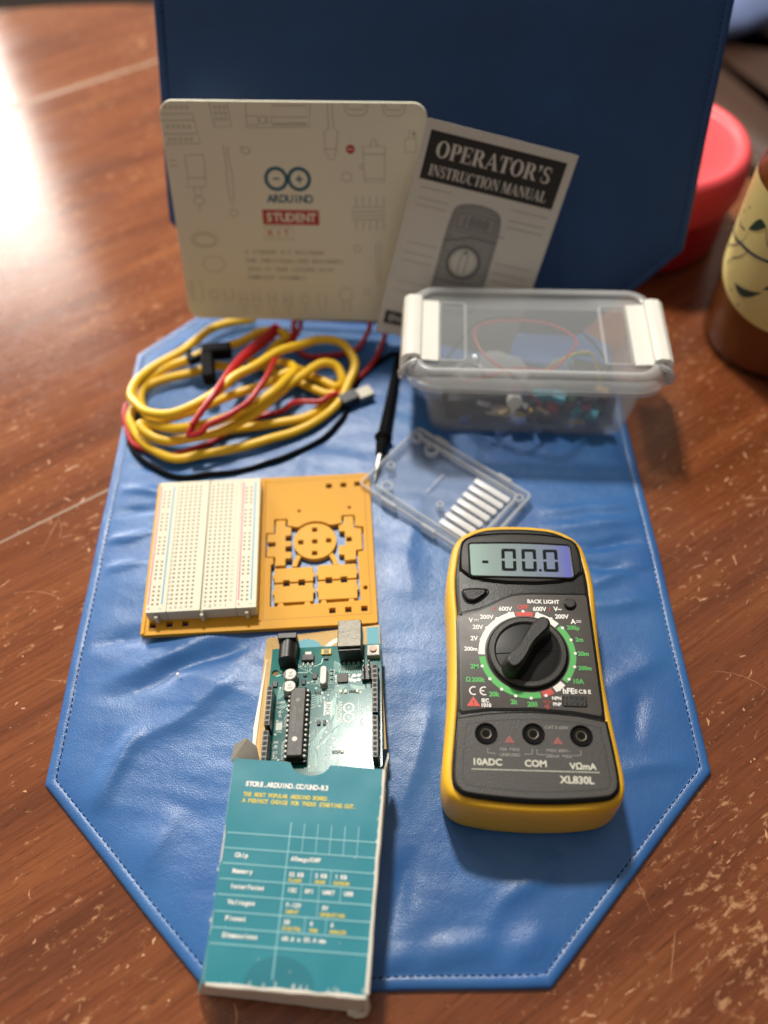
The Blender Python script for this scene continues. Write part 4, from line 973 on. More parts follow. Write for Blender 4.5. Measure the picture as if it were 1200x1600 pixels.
# ------------------------------------------------------------------ white card with rounded corners, and the instruction manual
M_white = mat('cream card', '#e3e0cb', .45, var=.03, vscale=20)
def info_card():
    T = thing('kit_card', 'large cream card with rounded corners and line drawings leaning on the upright mat', 'card', (-47.8, 425.0, 18.6), rotm=pose(-.055, .263, -.001))
    W2, H = 147.7, 129.6
    MB().prism(rr(W2, H, 8, 8, 0, H/2), [(-2.0, .3), (-1.7, 0), (-.3, 0), (0, .3)]).build('card_sheet', M_white, T)
    P = Print(); z = .08
    mat('faint line ink', '#aeaa97', .5); mat('petrol ink', '#1d5f74', .5); mat('brick red ink', '#b5352e', .5); mat('grey text ink', '#8f8b80', .5); mat('cream ink', '#e3e0cc', .5)
    F = 'faint line ink'; wl = .42
    def ln(*pts, c=False): P.line(F, list(pts), wl, z, c)
    def el(cx, cy, a, b, n=28): P.line(F, [(cx + a*cos(2*pi*k/n), cy + b*sin(2*pi*k/n)) for k in range(n)], wl, z, True)
    # infinity sign with minus and plus
    for s in (-1, 1):
        P.ring('petrol ink', -5.1 + s*6.6, 88.2, 4.9, 6.9, z, 0, 360)
    P.rect('petrol ink', -13.6, 87.8, -9.8, 88.7, z); P.rect('petrol ink', -.4, 87.7, 3.6, 88.7, z); P.rect('petrol ink', 1.1, 86.2, 2.1, 90.2, z)
    P.text('petrol ink', 'ARDUINO', -4.6, 76.9, 4.4, z, mono=3.75, bold=.03)
    P.rect('brick red ink', -21.3, 61.6, 12.0, 70.4, z); P.text('cream ink', 'STUDENT', -4.6, 66, 4.8, z + .05, mono=4.3, bold=.04)
    ln((-21, 60.4), (-4, 60.4), (-4, 52.8), (-21, 52.8), c=True); mat('kit red ink', '#b5352e', .5); P.text('kit red ink', 'KIT', -12.6, 56.6, 3.8, z, mono=4.6, bold=.0)
    for k, s in enumerate(('A STUDENT KIT DESIGNED', 'FOR INDIVIDUALIZED BEGINNERS', 'JOIN IN YOUR LESSONS WITH', 'COMPLETE ASSEMBLY')): P.text('grey text ink', s, -34, 44.6 - k*5.4, 2.1, z, 'l', mono=(2.18 if k == 0 else 2.13), bold=.012)
    mat('dot red ink', '#b5352e', .5); P.disc('dot red ink', 31.4, 105, 2.5, z); P.rect('cream ink', 29.9, 104.7, 32.9, 105.3, z + .04)
    # line drawings of parts around the edge
    ln((-73, 122.5), (-55.2, 122.8), (-52.8, 107.2), (-72.8, 106.6)); ln((-73, 119), (-55, 119.4)); ln((-73, 112), (-54, 112.4))
    for y in (126, 116, 109.2):
        for x in range(-70, -56, 3): el(x, y, .8, .8, 8)
    ln((-45.5, 128.6), (-43.8, 116), (-34.4, 116.3), (-35.5, 128.6)); 
    for i in range(3):
        for j in range(3): el(-42.4 + i*2.6, 126.2 - j*3, .8, .8, 8)
    ln((-25.2, 128.8), (-26, 115.8), (9, 116.6), (10, 128.8)); ln((-11, 127.4), (8, 127.6), (7.8, 121.6), (-11.2, 121.4), c=True); ln((-11.6, 117.4), (7.8, 117.8)); ln((-11.6, 118.2), (7.8, 118.6)); ln((-26, 122), (-19.4, 122), (-19, 117.6), (-25.4, 117.2), c=True); el(-16.6, 120, 2, 2); el(-13.4, 120, 1.6, 1.6)
    ln((19.2, 129), (19.8, 116), (17, 114.2), (17.2, 102.4), (18.6, 102.2), (18.7, 99.4), (22.4, 99.4), (22.4, 102.2), (23.2, 102.4), (24.8, 114.4), (22.4, 116), (22, 129)); ln((17, 105), (23.4, 105))
    for x in (35, 55.6): ln((x - 6.6, 129), (x - 5.6, 124.6), (x - 3.4, 122.6), (x + 3.4, 122.8), (x + 5.8, 124.8), (x + 6.4, 129)); ln((x - 5, 129), (x - 4, 125.8), (x + 4, 126), (x + 4.8, 129))
    ln((38.4, 106.6), (50.8, 106.8), (50.6, 87), (39, 87.2), c=True); ln((38.6, 102.4), (50.7, 102.6)); ln((42.6, 106.8), (43.4, 110.4), (45.4, 110.4), (46.4, 106.8)); ln((39, 89), (50.6, 88.8)); ln((38.4, 96.6), (36.4, 96.6), (36.4, 94.6), (38.5, 94.6))
    ln((62, 111), (68, 111.4), (68.4, 104), (62.2, 103.6), c=True); ln((64, 111.2), (64.2, 115), (67, 115.2), (67, 111.4)); P.disc('grey text ink', 66.8, 113.6, .8, z)
    ln((-62.6, 100.8), (-52, 101), (-52.4, 88.4), (-53.4, 83), (-64.2, 83), (-62.8, 88), c=True); ln((-62.8, 88), (-52.4, 88.4)); ln((-60, 83), (-60, 78), (-56, 78), (-56, 83)); el(-58, 75, 3, 2.4); ln((-58.2, 72.6), (-58.2, 68))
    ln((-40.2, 106), (-38, 106), (-37.6, 95), (-36.6, 90), (-37.4, 76), (-38.6, 72), (-39.6, 76), (-40.2, 90), (-39.6, 95), c=True)
    el(-27.8, 103.6, 2.4, 1.8); ln((-30.6, 105.8), (-28.8, 104.8)); el(28.8, 89.8, 2.8, 2.6); el(-38.4, 68.2, 2.2, 2.0); el(34.1, 47.5, 2.0, 2.2); ln((-68, 98), (-72, 97.6)); ln((-68, 95), (-72, 94.6))
    for k in range(5): x = 34 + k*4; ln((x, 79), (x, 73)); ln((x, 65), (x, 59))
    ln((31.8, 72.6), (50.4, 73), (50.4, 65.6), (31.6, 65.2), c=True); ln((31.8, 70), (50.4, 70.4)); ln((31.8, 67.6), (50.4, 68))
    el(-58, 51.6, 8, 4.6); el(-54, 36.6, 6.6, 5.0); el(-58, 51.6, 6.4, 3.4)
    ln((-71, 25), (-71, 13), (-63.6, 12.6), (-63.6, 25), c=True); ln((-69, 25), (-69, 13)); el(-56.4, 16.6, 2.6, 2.8); ln((-50, 20), (-49, 13), (-45, 13), (-44, 20))
    for k, x in enumerate((-38, -30, -20, -10)): ln((x - 2.2, 19), (x - 2, 9), (x + 2, 9), (x + 2.2, 19), c=True); ln((x - 2, 14), (x + 2, 14)); ln((x, 9), (x, 4))
    el(1, 14, 2.4, 3); ln((1, 11), (1, 5)); ln((9, 18), (9.6, 8), (13.6, 8), (14, 18)); el(26.8, 18, 4, 4.6); ln((25, 14), (24.6, 6)); ln((29, 14), (28.6, 6)); ln((45.6, 51), (46, 26), (48, 26), (48, 51), c=True); el(40, 20, 2, 2)
    P.build(T, {F: 'line_drawings', 'petrol ink': 'logo', 'brick red ink': 'red_band', 'kit red ink': 'red_lettering', 'dot red ink': 'red_dot', 'grey text ink': 'grey_lettering', 'cream ink': 'cream_lettering'})
info_card()

# --- a bold roman letter cutter for the manual's heading
def serif_word(P, inkn, word, x, y, h, z, adv):
    T_, t_ = .20, .07     # thick and thin strokes, as a share of cap height
    def q(pts): P.poly(inkn, [(x + px*h, y + py*h) for px, py in pts], z)
    def stem(a, w_=T_): q([(a, 0), (a + w_, 0), (a + w_, 1), (a, 1)])
    def ser(a, yy, w_=T_, e=.07):
        q([(a - e, yy), (a + w_ + e, yy), (a + w_ + e, yy + .055), (a - e, yy + .055)])
    def bar(a, b, yy, t=t_): q([(a, yy), (b, yy), (b, yy + t), (a, yy + t)])
    def arc(cx, cy, rx, ry, a0, a1, tk=T_, tn=t_):
        n = 18; A = [R(a0 + (a1-a0)*k/n) for k in range(n+1)]
        vs = [(x + (cx + rx*cos(a))*h, y + (cy + ry*sin(a))*h, z) for a in A] + [(x + (cx + (rx-tk)*cos(a))*h, y + (cy + (ry-tn)*sin(a))*h, z) for a in A]
        P._mb(inkn).add(vs, [(k, k+1, n+2+k, n+1+k) for k in range(n)])
    for ch in word:
        wd = {'O': .86, 'P': .68, 'E': .72, 'R': .82, 'A': .84, 'T': .74, "'": .3, 'S': .62, 'I': .36, 'N': .84, 'U': .82, 'C': .78, 'M': 1.0, 'L': .7, ' ': .3}[ch]
        if ch == 'O': arc(.42, .5, .40, .52, 0, 360)
        elif ch in 'PR':
            stem(.1); ser(.1, 0); ser(.1, .945); bar(.28, .44, .93); bar(.28, .44, .44); arc(.40, .72, .27, .28, -90, 90)
            if ch == 'R': q([(.36, .46), (.56, .44), (.84, 0), (.6, 0)]); q([(.58, 0), (.88, 0), (.88, .055), (.58, .055)])
        elif ch == 'E': stem(.1); ser(.1, 0); ser(.1, .945); bar(.1, .64, .93); bar(.1, .52, .47); bar(.1, .66, 0); q([(.6, .72), (.65, .72), (.65, 1), (.58, 1)]); q([(.62, 0), (.68, 0), (.7, .28), (.65, .28)]); q([(.48, .36), (.53, .36), (.53, .64), (.48, .64)])
        elif ch == 'L': stem(.1); ser(.1, 0); ser(.1, .945); bar(.1, .64, 0); q([(.6, 0), (.66, 0), (.69, .32), (.64, .32)])
        elif ch == 'A': q([(.06, 0), (.14, 0), (.42, .92), (.38, 1)]); q([(.58, 0), (.82, 0), (.46, 1.03), (.37, 1.0)]); bar(.2, .64, .3); bar(-.01, .24, 0, .055); bar(.52, .88, 0, .055)
        elif ch == 'T': stem(.27); ser(.27, 0); bar(.03, .71, .93); q([(.03, .7), (.08, .7), (.1, 1), (.03, 1)]); q([(.64, 1), (.66, .7), (.71, .7), (.71, 1)])
        elif ch == "'": q([(.06, .62), (.12, .62), (.24, .84), (.24, 1), (.06, 1), (.06, .84), (.14, .82)])
        elif ch == 'S': arc(.31, .74, .24, .28, 40, 270, .15, .08); arc(.31, .25, .27, .27, -140, 90, .17, .08); q([(.24, .54), (.44, .36), (.52, .46), (.26, .64)]); q([(.04, .02), (.08, .02), (.08, .34), (.03, .34)]); q([(.5, .68), (.55, .68), (.55, 1), (.51, 1)])
        elif ch == 'I': stem(.08); ser(.08, 0); ser(.08, .945)
        elif ch == 'N': q([(.1, 0), (.17, 0), (.17, 1), (.1, 1)]); q([(.08, 1), (.3, 1), (.74, .06), (.74, 0), (.62, 0)]); q([(.67, 0), (.74, 0), (.74, 1), (.67, 1)]); bar(.0, .28, 0, .055); bar(.58, .84, .945, .055)
        elif ch == 'U': q([(.1, .3), (.3, .3), (.3, 1), (.1, 1)]); ser(.1, .945); q([(.64, .3), (.71, .3), (.71, 1), (.64, 1)]); bar(.56, .8, .945, .055); arc(.405, .3, .305, .32, 180, 360, .14, .09)
        elif ch == 'C': arc(.42, .5, .39, .52, 50, 310); q([(.62, .68), (.68, .68), (.68, 1), (.64, 1)])
        elif ch == 'M': q([(.1, 0), (.16, 0), (.16, 1), (.1, 1)]); q([(.06, 1), (.3, 1), (.58, .0), (.48, 0)]); q([(.5, 0), (.56, 0), (.8, 1), (.72, 1)]); q([(.7, 0), (.9, 0), (.9, 1), (.7, 1)]); bar(0, .28, 0, .055); bar(.62, .98, 0, .055); bar(.7, .98, .945, .055)
        x += wd*h*adv
    return x
def manual():
    T = thing('instruction_manual', 'white paper instruction manual tilted against the dark mat behind the plastic tub', 'booklet', (38.65, 405.0, 13.5), rotm=pose(-.009, .308, -.243))
    Wd, H = 86.3, 126.5
    MB().prism(rr(Wd - .6, H - .6, .4, 2, 0, H/2), [(-2.2, 0), (-.35, 0)]).build('pages', mat('page edges', '#c9c6bd', .7, var=.1, vscale=400), T)
    cv = MB(); nx, ny = 14, 20; vs = []
    for j in range(ny + 1):
        for i in range(nx + 1):
            u = i/nx; v = j/ny
            vs.append(((u - .5)*Wd, v*H, .12*noise.noise(Vector((u*3, v*3, 2)))*0 - .0))
    n0 = len(vs); cv.v = vs + [(a, b, c - .3) for a, b, c in vs]
    for j in range(ny):
        for i in range(nx):
            k = j*(nx+1) + i; cv.face((k, k+1, k+nx+2, k+nx+1)); cv.face((n0+k, n0+k+nx+1, n0+k+nx+2, n0+k+1))
    cv.build('cover', mat('white paper', '#cfcbc2', .55, var=.05, vscale=25), T)
    P = Print(); z = .08
    mat('charcoal print', '#262422', .5, var=.1); mat('paper letter', '#d0ccc3', .55); mat('grey drawing', '#6f6d6c', .55); mat('pale drawing', '#94928f', .55); mat('show-through', '#9d9a93', .6)
    K = 'charcoal print'; L_ = 'paper letter'; G = 'grey drawing'
    P.rect(K, -39.6, 95.2, 38.4, 121.4, z)
    wop = Print(); e = serif_word(wop, L_, "OPERATOR'S", 0, 0, 9.6, z + .05, 1.0)
    for mb in wop.d.values():
        for v in mb.v: pass
        P._mb(L_).add([(-34.5 + v[0]*66.5/e, 108.2 + v[1]*.92, z + .05) for v in mb.v], mb.f)
    wop = Print(); e = serif_word(wop, L_, 'INSTRUCTION MANUAL', 0, 0, 6.0, z + .05, 1.0)
    for mb in wop.d.values(): P._mb(L_).add([(-35.4 + v[0]*68.6/e, 98.0 + v[1]*1.0, z + .05) for v in mb.v], mb.f)
    # drawing of a meter
    ol = smooth_poly([(-16.2, 82), (-14, 86), (-4, 88.4), (8, 87.4), (12.4, 83), (13.6, 70), (13.8, 40), (14.6, 22), (-17.4, 22), (-16.6, 40), (-17.0, 66)], 2)
    P.poly('pale drawing', inset(ol, .2), z); P.line(G, ol, .6, z + .04, True); P.line(G, inset(ol, 1.6), .35, z + .04, True)
    P.line(G, rr(21.5, 8.4, 1, 3, -1.4, 78), .6, z + .04, True); P.text(G, '1888', -1.0, 78, 5.6, z + .05, bold=.01); P.line(G, rr(25, 12.6, 2, 3, -1.4, 78), .3, z + .04, True)
    P.line(G, [(-17, 64.6), (-10, 66.5), (-2, 69.6), (12.6, 69.4)], 1.1, z + .04)
    P.ring(G, -14, 66.9, 1.2, 1.7, z + .04)
    P.ring(G, -2.2, 54, 8.4, 10.6, z + .04); P.ring(L_, -2.2, 54, 0.1, 8.2, z + .03); P.ring(G, -2.2, 54, 7.2, 7.5, z + .05)
    P.poly(G, [(-3.6, 61), (-.8, 61), (-2.2, 58)], z + .06); P.line(G, [(-4.4, 47.5), (-4.2, 60)], .4, z + .06); P.line(G, [(-.4, 47.5), (-.2, 60)], .4, z + .06)
    P.line(G, [(-17, 41), (13.8, 41.4)], .8, z + .05); P.line(G, [(12, 74), (17, 73.4)], .4, z + .05)
    for k in range(14):
        a = R(360*k/14); P.disc(G, -2.2 + 12.2*cos(a), 54 + 12.2*sin(a), .5, z + .05, 8)
    for y in (90, 84, 80, 58, 52, 47, 34, 28): P.line('show-through', [(16, y), (38, y + .1)], .5, z) ; P.line('show-through', [(-38, y + 1), (-20, y + 1)], .4, z)
    mat('charcoal block', '#262422', .5); P.rect('charcoal block', -39.8, 6.6, -27.6, 15.2, z); P.text(L_, 'EN', -33.6, 10.9, 4, z + .05, bold=.02)
    P.build(T, {K: 'black_band', 'charcoal block': 'language_block', L_: 'heading_lettering', G: 'meter_drawing', 'pale drawing': 'drawing_shade', 'show-through': 'faint_print', 'white ink': 'drawing_dial'})
manual()

# ------------------------------------------------------------------ plastic storage tub and what is in it
M_tub = clear_mat('milky clear plastic', '#d2d6d6', .09, .2)
M_lid = clear_mat('milky clear lid', '#c9cdcd', .11, .2)
M_rim = clear_mat('frosted rim plastic', '#d6d9d8', .38, .22)
M_clip = mat('white clip plastic', '#e6e5dc', .35, var=.03)
def tub():
    T = thing('storage_tub', 'small clear plastic storage tub with white clip handles, full of loose parts', 'storage tub', (87, 370, 3.4), R(-3.6))
    # double walled tub
    o0, o1 = rr(116, 63, 11, 6), rr(128, 70, 12, 6)
    i0, i1 = rr(113, 60, 10, 6), rr(125.5, 67.5, 11, 6)
    lv = lambda a, b, t, z: [(p[0]*(1-t) + q[0]*t, p[1]*(1-t) + q[1]*t, z) for p, q in zip(a, b)]
    t = MB().loft([lv(inset(o0, 1.5), o1, 0, 0), lv(o0, o1, .03, 1.2), lv(o0, o1, .5, 22), lv(o0, o1, 1, 43), lv(i0, i1, 1, 43), lv(i0, i1, .5, 22), lv(i0, i1, .05, 2.5)], True, True)
    t.build('tub_body', M_tub, T, 50)
    rm = MB(); a = rr(146, 78, 17, 8)
    rm.loft([[(x, y, z) for x, y in inset(a, d)] for z, d in ((41.5, .6), (41, 0), (43.6, -.3), (44.4, .8), (44.4, 5), (43, 10))], False, False)
    rm.build('tub_rim', M_rim, T, 50)
    b = rr(143.5, 78, 17, 8)
    ld = MB().loft([[(x, y, z) for x, y in inset(b, d)] for z, d in ((44.8, .5), (46, 0), (49, .5), (52, 2.2), (53.4, 4.2), (53.6, 6), (52.8, 7.6), (50.4, 8.4))], False, False)
    ld.build('lid_rim', M_rim, T, 40)
    c = inset(b, 8.4)
    MB().loft([[(x, y, z) for x, y in inset(c, d)] for z, d in ((50.4, 0), (50.0, .8), (49.4, .8))], True, True).build('lid_panel', M_lid, T)
    for s in (-1, 1):
        rc = MB(); q = rr(15, 48, 2, 3, s*46, 0)
        rc.loft([[(x, y, z) for x, y in inset(q, d)] for z, d in ((50.1, -.8), (51.2, 0), (51.2, .7), (50.2, 1.0))], False, False).build('lid_recess', M_rim, T)
        cl = MB()
        prof = [(s*54, 51.4), (s*63.5, 52.2), (s*64.0, 55.4), (s*67, 56.6), (s*71.5, 56.2), (s*74, 54), (s*75, 46), (s*75.6, 38), (s*73.6, 36), (s*72.8, 40), (s*72.6, 49), (s*70, 53.4), (s*66.6, 53.8), (s*66.4, 50.8), (s*54, 50.2)]
        cl.loft([[(x, y, z) for x, z in prof] for y in (-24.5, -23.9, 23.9, 24.5)], True, True)
        cl.build('clip', M_clip, T, 30)
        cu = MB(); cu.tube(catmull([(s*74.4, -26, 40), (s*74.6, -29, 47), (s*71, -29.5, 52.6), (s*66, -27, 54)], 5), 1.5, 8); cu.build('clip_hinge', M_rim, T)
tub()
TUB = Matrix.Translation((87, 366, 3.4)) @ Matrix.Rotation(R(-3.6), 4, 'Z')
def inside(mb, name, m, label, cat, loc, rot=0, tilt=0, group=None):
    o = mb.build(name, m)
    o.matrix_world = Matrix.Translation((TUB @ Vector(loc)) * MM) @ Matrix.Rotation(R(rot - 3.6), 4, 'Z') @ Matrix.Rotation(R(tilt), 4, 'X')
    tag(o, label, cat, group); return o
RED = mat('red insulation', '#a81f22', .35, var=.05); BLKW = mat('black insulation', '#131313', .4); YELW = mat('yellow insulation', '#c9a52a', .4)
GRNW = mat('green insulation', '#2f6b46', .4); TEALP = mat('teal part', '#1f93a0', .4); WHT = mat('white part', '#dedad0', .4); GOLD = mat('gold part', '#c99b4a', .35, .6)
REDP = mat('red part', '#b23440', .4); CREAM = mat('cream part', '#d9cfae', .5); GRYP = mat('grey part', '#4c4d50', .5)
def wire(pts, r, name, m, label):
    inside(MB().tube(catmull(pts, 8), r, 8), name, m, label, 'wire', (0, 0, 0))
wire([(-50, 6, 12), (-34, -14, 30), (-12, -18, 44), (8, -20, 46), (18, -10, 47), (24, 4, 46.5), (10, 17, 46), (-14, 20, 45.5), (-32, 14, 45), (-30, -4, 44), (-12, -20, 40), (6, -22, 20)], .75, 'red_jumper_wire', RED, 'red jumper wire looped under the lid of the clear tub')
wire([(-48, 14, 20), (-30, 20, 44), (0, 21, 46), (28, 12, 45), (46, -4, 30), (44, -14, 12)], .7, 'black_jumper_wire', BLKW, 'black jumper wire arching along the back of the clear tub')
wire([(-52, 0, 14), (-38, -12, 40), (-30, -16, 40), (-14, -12, 12)], .8, 'dark_jumper_wire', GRYP, 'short dark grey wire at the left inside the clear tub')
wire([(4, 4, 12), (16, -2, 36), (34, 2, 38), (42, -8, 20)], .8, 'yellow_jumper_wire', YELW, 'yellow jumper wire right of centre in the clear tub')
wire([(46, 10, 10), (36, 4, 34), (20, -8, 42), (30, -18, 26), (44, -16, 10)], .8, 'green_jumper_wire', GRNW, 'green jumper wire right of the yellow one in the tub')
bag = MB(); rngs = []
for k in range(9):
    t = k/8; r = 14*math.sqrt(max(.02, 1 - (2*t - 1)**2*.96))
    rngs.append([(-22 + (t - .5)*44 + 1.5*noise.noise(Vector((a, t*4, 1))), r*1.1*cos(2*pi*a/16) + 2*noise.noise(Vector((a*.7, t*5, 3))), 22 + r*cos(0)*.9*sin(2*pi*a/16)*.9 + 2.5*noise.noise(Vector((a*.9, t*5, 6)))) for a in range(16)])
bag.loft(rngs)
inside(bag, 'clear_bag', clear_mat('clear film', '#d6d8da', .22, .12), 'crumpled clear plastic bag in the left half of the clear tub', 'bag', (0, 0, 0))
def bx(w_, d, h, b=.4): return MB().box(0, 0, 0, w_, d, h, b)
inside(bx(20, 5, 4), 'pin_strip', CREAM, 'long cream pin strip low against the front wall of the tub', 'connector', (-18, -17, 7), -6)
inside(MB().cyl(0, 0, 0, 6, 4.4, 4.2, 24, .6), 'push_button', WHT, 'round white push button behind the front wall of the tub', 'button', (-9, -17, 18), 0, 60)
inside(MB().cyl(0, 0, 0, 3, 2.0, 1.8, 20, .6), 'button_cap', REDP, 'small red button cap above the white push button', 'button', (-9.5, -15.5, 25), 0, 60)
inside(bx(3, 3, 13), 'terminal_post', WHT, 'upright white terminal post in the left front of the tub', 'connector', (-42, -15, 3), 8)
inside(bx(8, 4, 6), 'gold_connector', GOLD, 'gold coloured connector at the right end of the tub', 'connector', (41, -15, 22), -14, 12)
for i, (x, y, z, rt, lb) in enumerate([(6, -16, 20, 10, 'teal component highest in the middle of the tub front'), (17, -15, 17, -25, 'teal component right of the middle one in the tub'), (28, -17, 9, 35, 'small teal component low towards the right of the tub'), (38, -17, 4, -12, 'teal component low in the right corner of the tub')]):
    inside(bx(10 - i*.8, 6, 6), 'teal_component', TEALP, lb, 'component', (x, y, z), rt, 14, 'teal components in the tub')
for i, (x, y, z, lb) in enumerate([(14, -17, 10, 'dark red component at the middle of the tub front'), (33, -16, 12, 'red component beside the gold connector in the tub')]):
    inside(bx(6, 5, 6), 'red_component', REDP, lb, 'component', (x, y, z), 20*i, 10, 'red components in the tub')
inside(bx(10, 3, 4), 'yellow_component', YELW, 'mustard yellow component between cream strip and dark motor', 'component', (-2, -17.5, 6), 12)
for x, y, z, rt in ((-30, -19, 5, 20), (-4, -19, 13, -30), (12, -20, 4, 10), (23, -19, 14, 40), (-26, -18, 12, -15), (3, -18, 4, 50), (34, -19, 20, 5)):
    inside(bx(9, 4, 5, .3), 'black_chip', BLKW, 'black chip in the clutter along the front wall of the tub', 'chip', (x, y, z), rt, 15, 'black chips in the tub')
inside(bx(16, 10, 2, .3), 'green_module', GRNW, 'small dark green circuit module leaning by the teal components', 'circuit module', (20, -12, 20), -20, 50)
inside(bx(12, 3.5, 3.5), 'blue_component', mat('blue part', '#2b4f9a', .4), 'blue component low at the left front of the tub', 'component', (-34, -20, 4), 30)
for x, z, rt in ((-14, 12, 30), (8, 14, -40), (30, 4, 15)):
    inside(MB().tube([(-4, 0, 0), (4, 0, 0)], 1.2, 10), 'tan_resistor', mat('resistor tan', '#c2a373', .45), 'tan resistor lying in the clutter at the tub front', 'resistor', (x, -21, z), rt, 0, 'tan resistors in the tub')
mt = MB(); mt.loft([[(x, r*cos(2*pi*k/24), 9 + r*sin(2*pi*k/24)) for k in range(24)] for x, r in ((-12, 2), (-11.8, 8), (-9, 9), (9, 9), (12, 8), (12.2, 2.5))])
inside(mt, 'small_motor', GRYP, 'dark cylindrical motor on the floor of the clear tub', 'motor', (10, -4, 2), 5)
mt = MB(); mt.box(0, 0, 0, 36, 34, 15)
inside(mt, 'black_component', BLKW, 'flat black block on the tub floor behind the cream strip', 'component', (-32, 0, 3), 8)
mt = MB(); mt.box(0, 0, 0, 24, 30, 13)
inside(mt, 'black_component', BLKW, 'black block on the tub floor at the right back', 'component', (38, 4, 3), -12)

# ------------------------------------------------------------------ clear case tray with ribs
M_case = clear_mat('clear acrylic', '#c9d2d8', .07, .1)
M_case2 = clear_mat('clear acrylic edge', '#e6ebee', .3, .08, 1.0)
M_rib_lit = clear_mat('lit clear rib', '#f2f4f4', .7, .25)  # whitened to paint the light caught on clear ribs
def clear_case():
    T = thing('clear_case', 'clear plastic case half with ribs whitened as if catching light, lying between tub and multimeter', 'case', (35.5, 297.0, 3.5), R(-40.5))
    o = rr(81, 55, 3, 4, .5, -2.5)
    MB().prism(o, [(0, 0), (1.6, 0)]).build('floor_plate', M_case, T)
    wl = MB(); i = inset(o, 1.8)
    wl.loft([[(x, y, z) for x, y in q] for q, z in ((o, 1.5), (o, 5.4), (inset(o, .4), 5.8), (inset(o, 1.4), 5.8), (i, 5.4), (i, 1.7))], False, False)
    wl.build('wall', M_case2, T, 40)
    lp = MB(); lp.slab(rr(70, 1.6, .5, 2, 0, 19.5), 1.6, 5.4); lp.slab(rr(60, 1.4, .5, 2, -2, -24.5), 1.6, 5.4); lp.slab(rr(1.6, 40, .5, 2, 34.5, -2), 1.6, 5.0); lp.slab(rr(.9, 16, .3, 2, -8, 0), 1.6, 2.2)
    for x, y, a, b in ((22, 24.6, 9, 2.6), (-22, 24.6, 9, 2.6), (10, -29.6, 9, 2.4), (-18, -29.6, 10, 2.4)): lp.slab(rr(a, b, .5, 2, x, y), .6, 6.4)
    lp.build('ribs', M_case2, T)
    for k in range(7):
        y = -19.6 + k*5.75; x0 = 10.5 - .3*k; x1 = 29 + .5*k
        MB().prism(rr(x1 - x0, 3.7, .8, 3, (x0 + x1)/2, y), [(1.5, 0), (2.9, 0), (3.1, .3)]).build('vent_rib', M_rib_lit, T)
    for x, y, r in ((-23.1, 16.2, 4.2), (-26, -21.2, 3.6), (4.7, -12.5, 2.2), (-34, -8, 2.6), (-35.5, 18, 3.4), (36, 18.5, 2.8)):
        MB().lathe([(r, 1.6), (r, 5.2), (r - .3, 5.5), (r - 1.0, 5.5), (r - 1.3, 5.2), (r - 1.3, 1.7)], 24, x, y, False).build('screw_boss', M_case2, T)
clear_case()

# ------------------------------------------------------------------ cables and test leads
M_ycab = mat('yellow cable', '#e3b81e', .36, var=.06, vscale=60)
Y1 = [(-83.2, 441, 8), (-105, 430.3, 10), (-123.4, 409, 12), (-144.6, 384.7, 14), (-149, 365, 16), (-139.5, 349.6, 20), (-120, 343.6, 24), (-100.3, 352.3, 26), (-82.5, 369.9, 27), (-61.5, 389.3, 25), (-41, 404.4, 20), (-25.2, 406.2, 16), (-16.5, 393.4, 12), (-19.4, 376.2, 9), (-27.9, 360.7, 7), (-44.4, 345.9, 7), (-71.4, 333.8, 7), (-98.1, 325.5, 7), (-119.4, 321.6, 7), (-138.3, 330.1, 7), (-149.8, 346.8, 7), (-150.5, 360.1, 7), (-142.5, 380.5, 8), (-121.6, 389.1, 9), (-103.2, 394.7, 9), (-81, 392.1, 9), (-65.9, 411.7, 10), (-59.6, 421, 9)]
Y2 = [(-66, 424, 11), (-77.2, 419.7, 14), (-90.6, 410.2, 14), (-117.7, 399.3, 13), (-138.9, 388.5, 10), (-145.8, 369.7, 9), (-137.8, 350.4, 10), (-116.6, 351.7, 12), (-96.6, 362.6, 13), (-70.5, 374.6, 14), (-56.4, 381.2, 15), (-52.5, 386.2, 13), (-46, 388.5, 8)]
Y3 = [(-39.9, 384.8, 7), (-28.1, 376.4, 7), (-23, 379.3, 10), (-29.4, 388.6, 14), (-40.7, 385.8, 16), (-58.3, 365.5, 17), (-73.9, 348.8, 17), (-93.8, 335.5, 14), (-115.2, 333.2, 11), (-132.6, 331.9, 13), (-141.7, 341.2, 14), (-135.4, 342.4, 15), (-113.4, 335.4, 19), (-89.3, 340.9, 21), (-67.2, 357.1, 21), (-55.5, 372.2, 20), (-53.2, 383.1, 17), (-63.2, 393.7, 13), (-80, 401, 8), (-70, 396, 6.5), (-40, 374, 6.5), (-28, 371.5, 6.8)]
Ya = thing('usb_cable', 'thick yellow cable wound in loose loops with a silver plug on its end', 'cable', (0, 0, 0))
MB().tube(kink(catmull(Y1 + Y2 + Y3, 9), 2.4), 2.75, 12).build('cord', M_ycab, Ya, 60)
y4 = [(-95, 341, 6.5), (-91.6, 343.5, 6.5), (-68.1, 347.6, 6.5), (-44.6, 353.5, 6.5), (-32, 366, 6.8), (-26, 371.2, 6.8)]
pl = MB(); pl.box(0, 0, 0, 12, 8.4, 6.5, .6, 1.2); pl.xform(Matrix.Translation((-20, 366.3, 4)) @ Matrix.Rotation(R(30), 4, 'Z')); pl.build('plug_grip', mat('dark plug', '#24242a', .45), Ya)
pl = MB(); pl.box(0, 0, 0, 10, 8.4, 4.0, .3, .5); pl.xform(Matrix.Translation((-10.5, 370.6, 5.2)) @ Matrix.Rotation(R(27), 4, 'Z')); pl.build('plug_shell', mat('plug silver', '#8e8a80', .45, .5, var=.1), Ya)
MB().tube(catmull(y4, 9), 2.7, 12).build('cord_end', M_ycab, Ya, 60)
M_red = mat('red lead', '#b01c20', .35, var=.05)
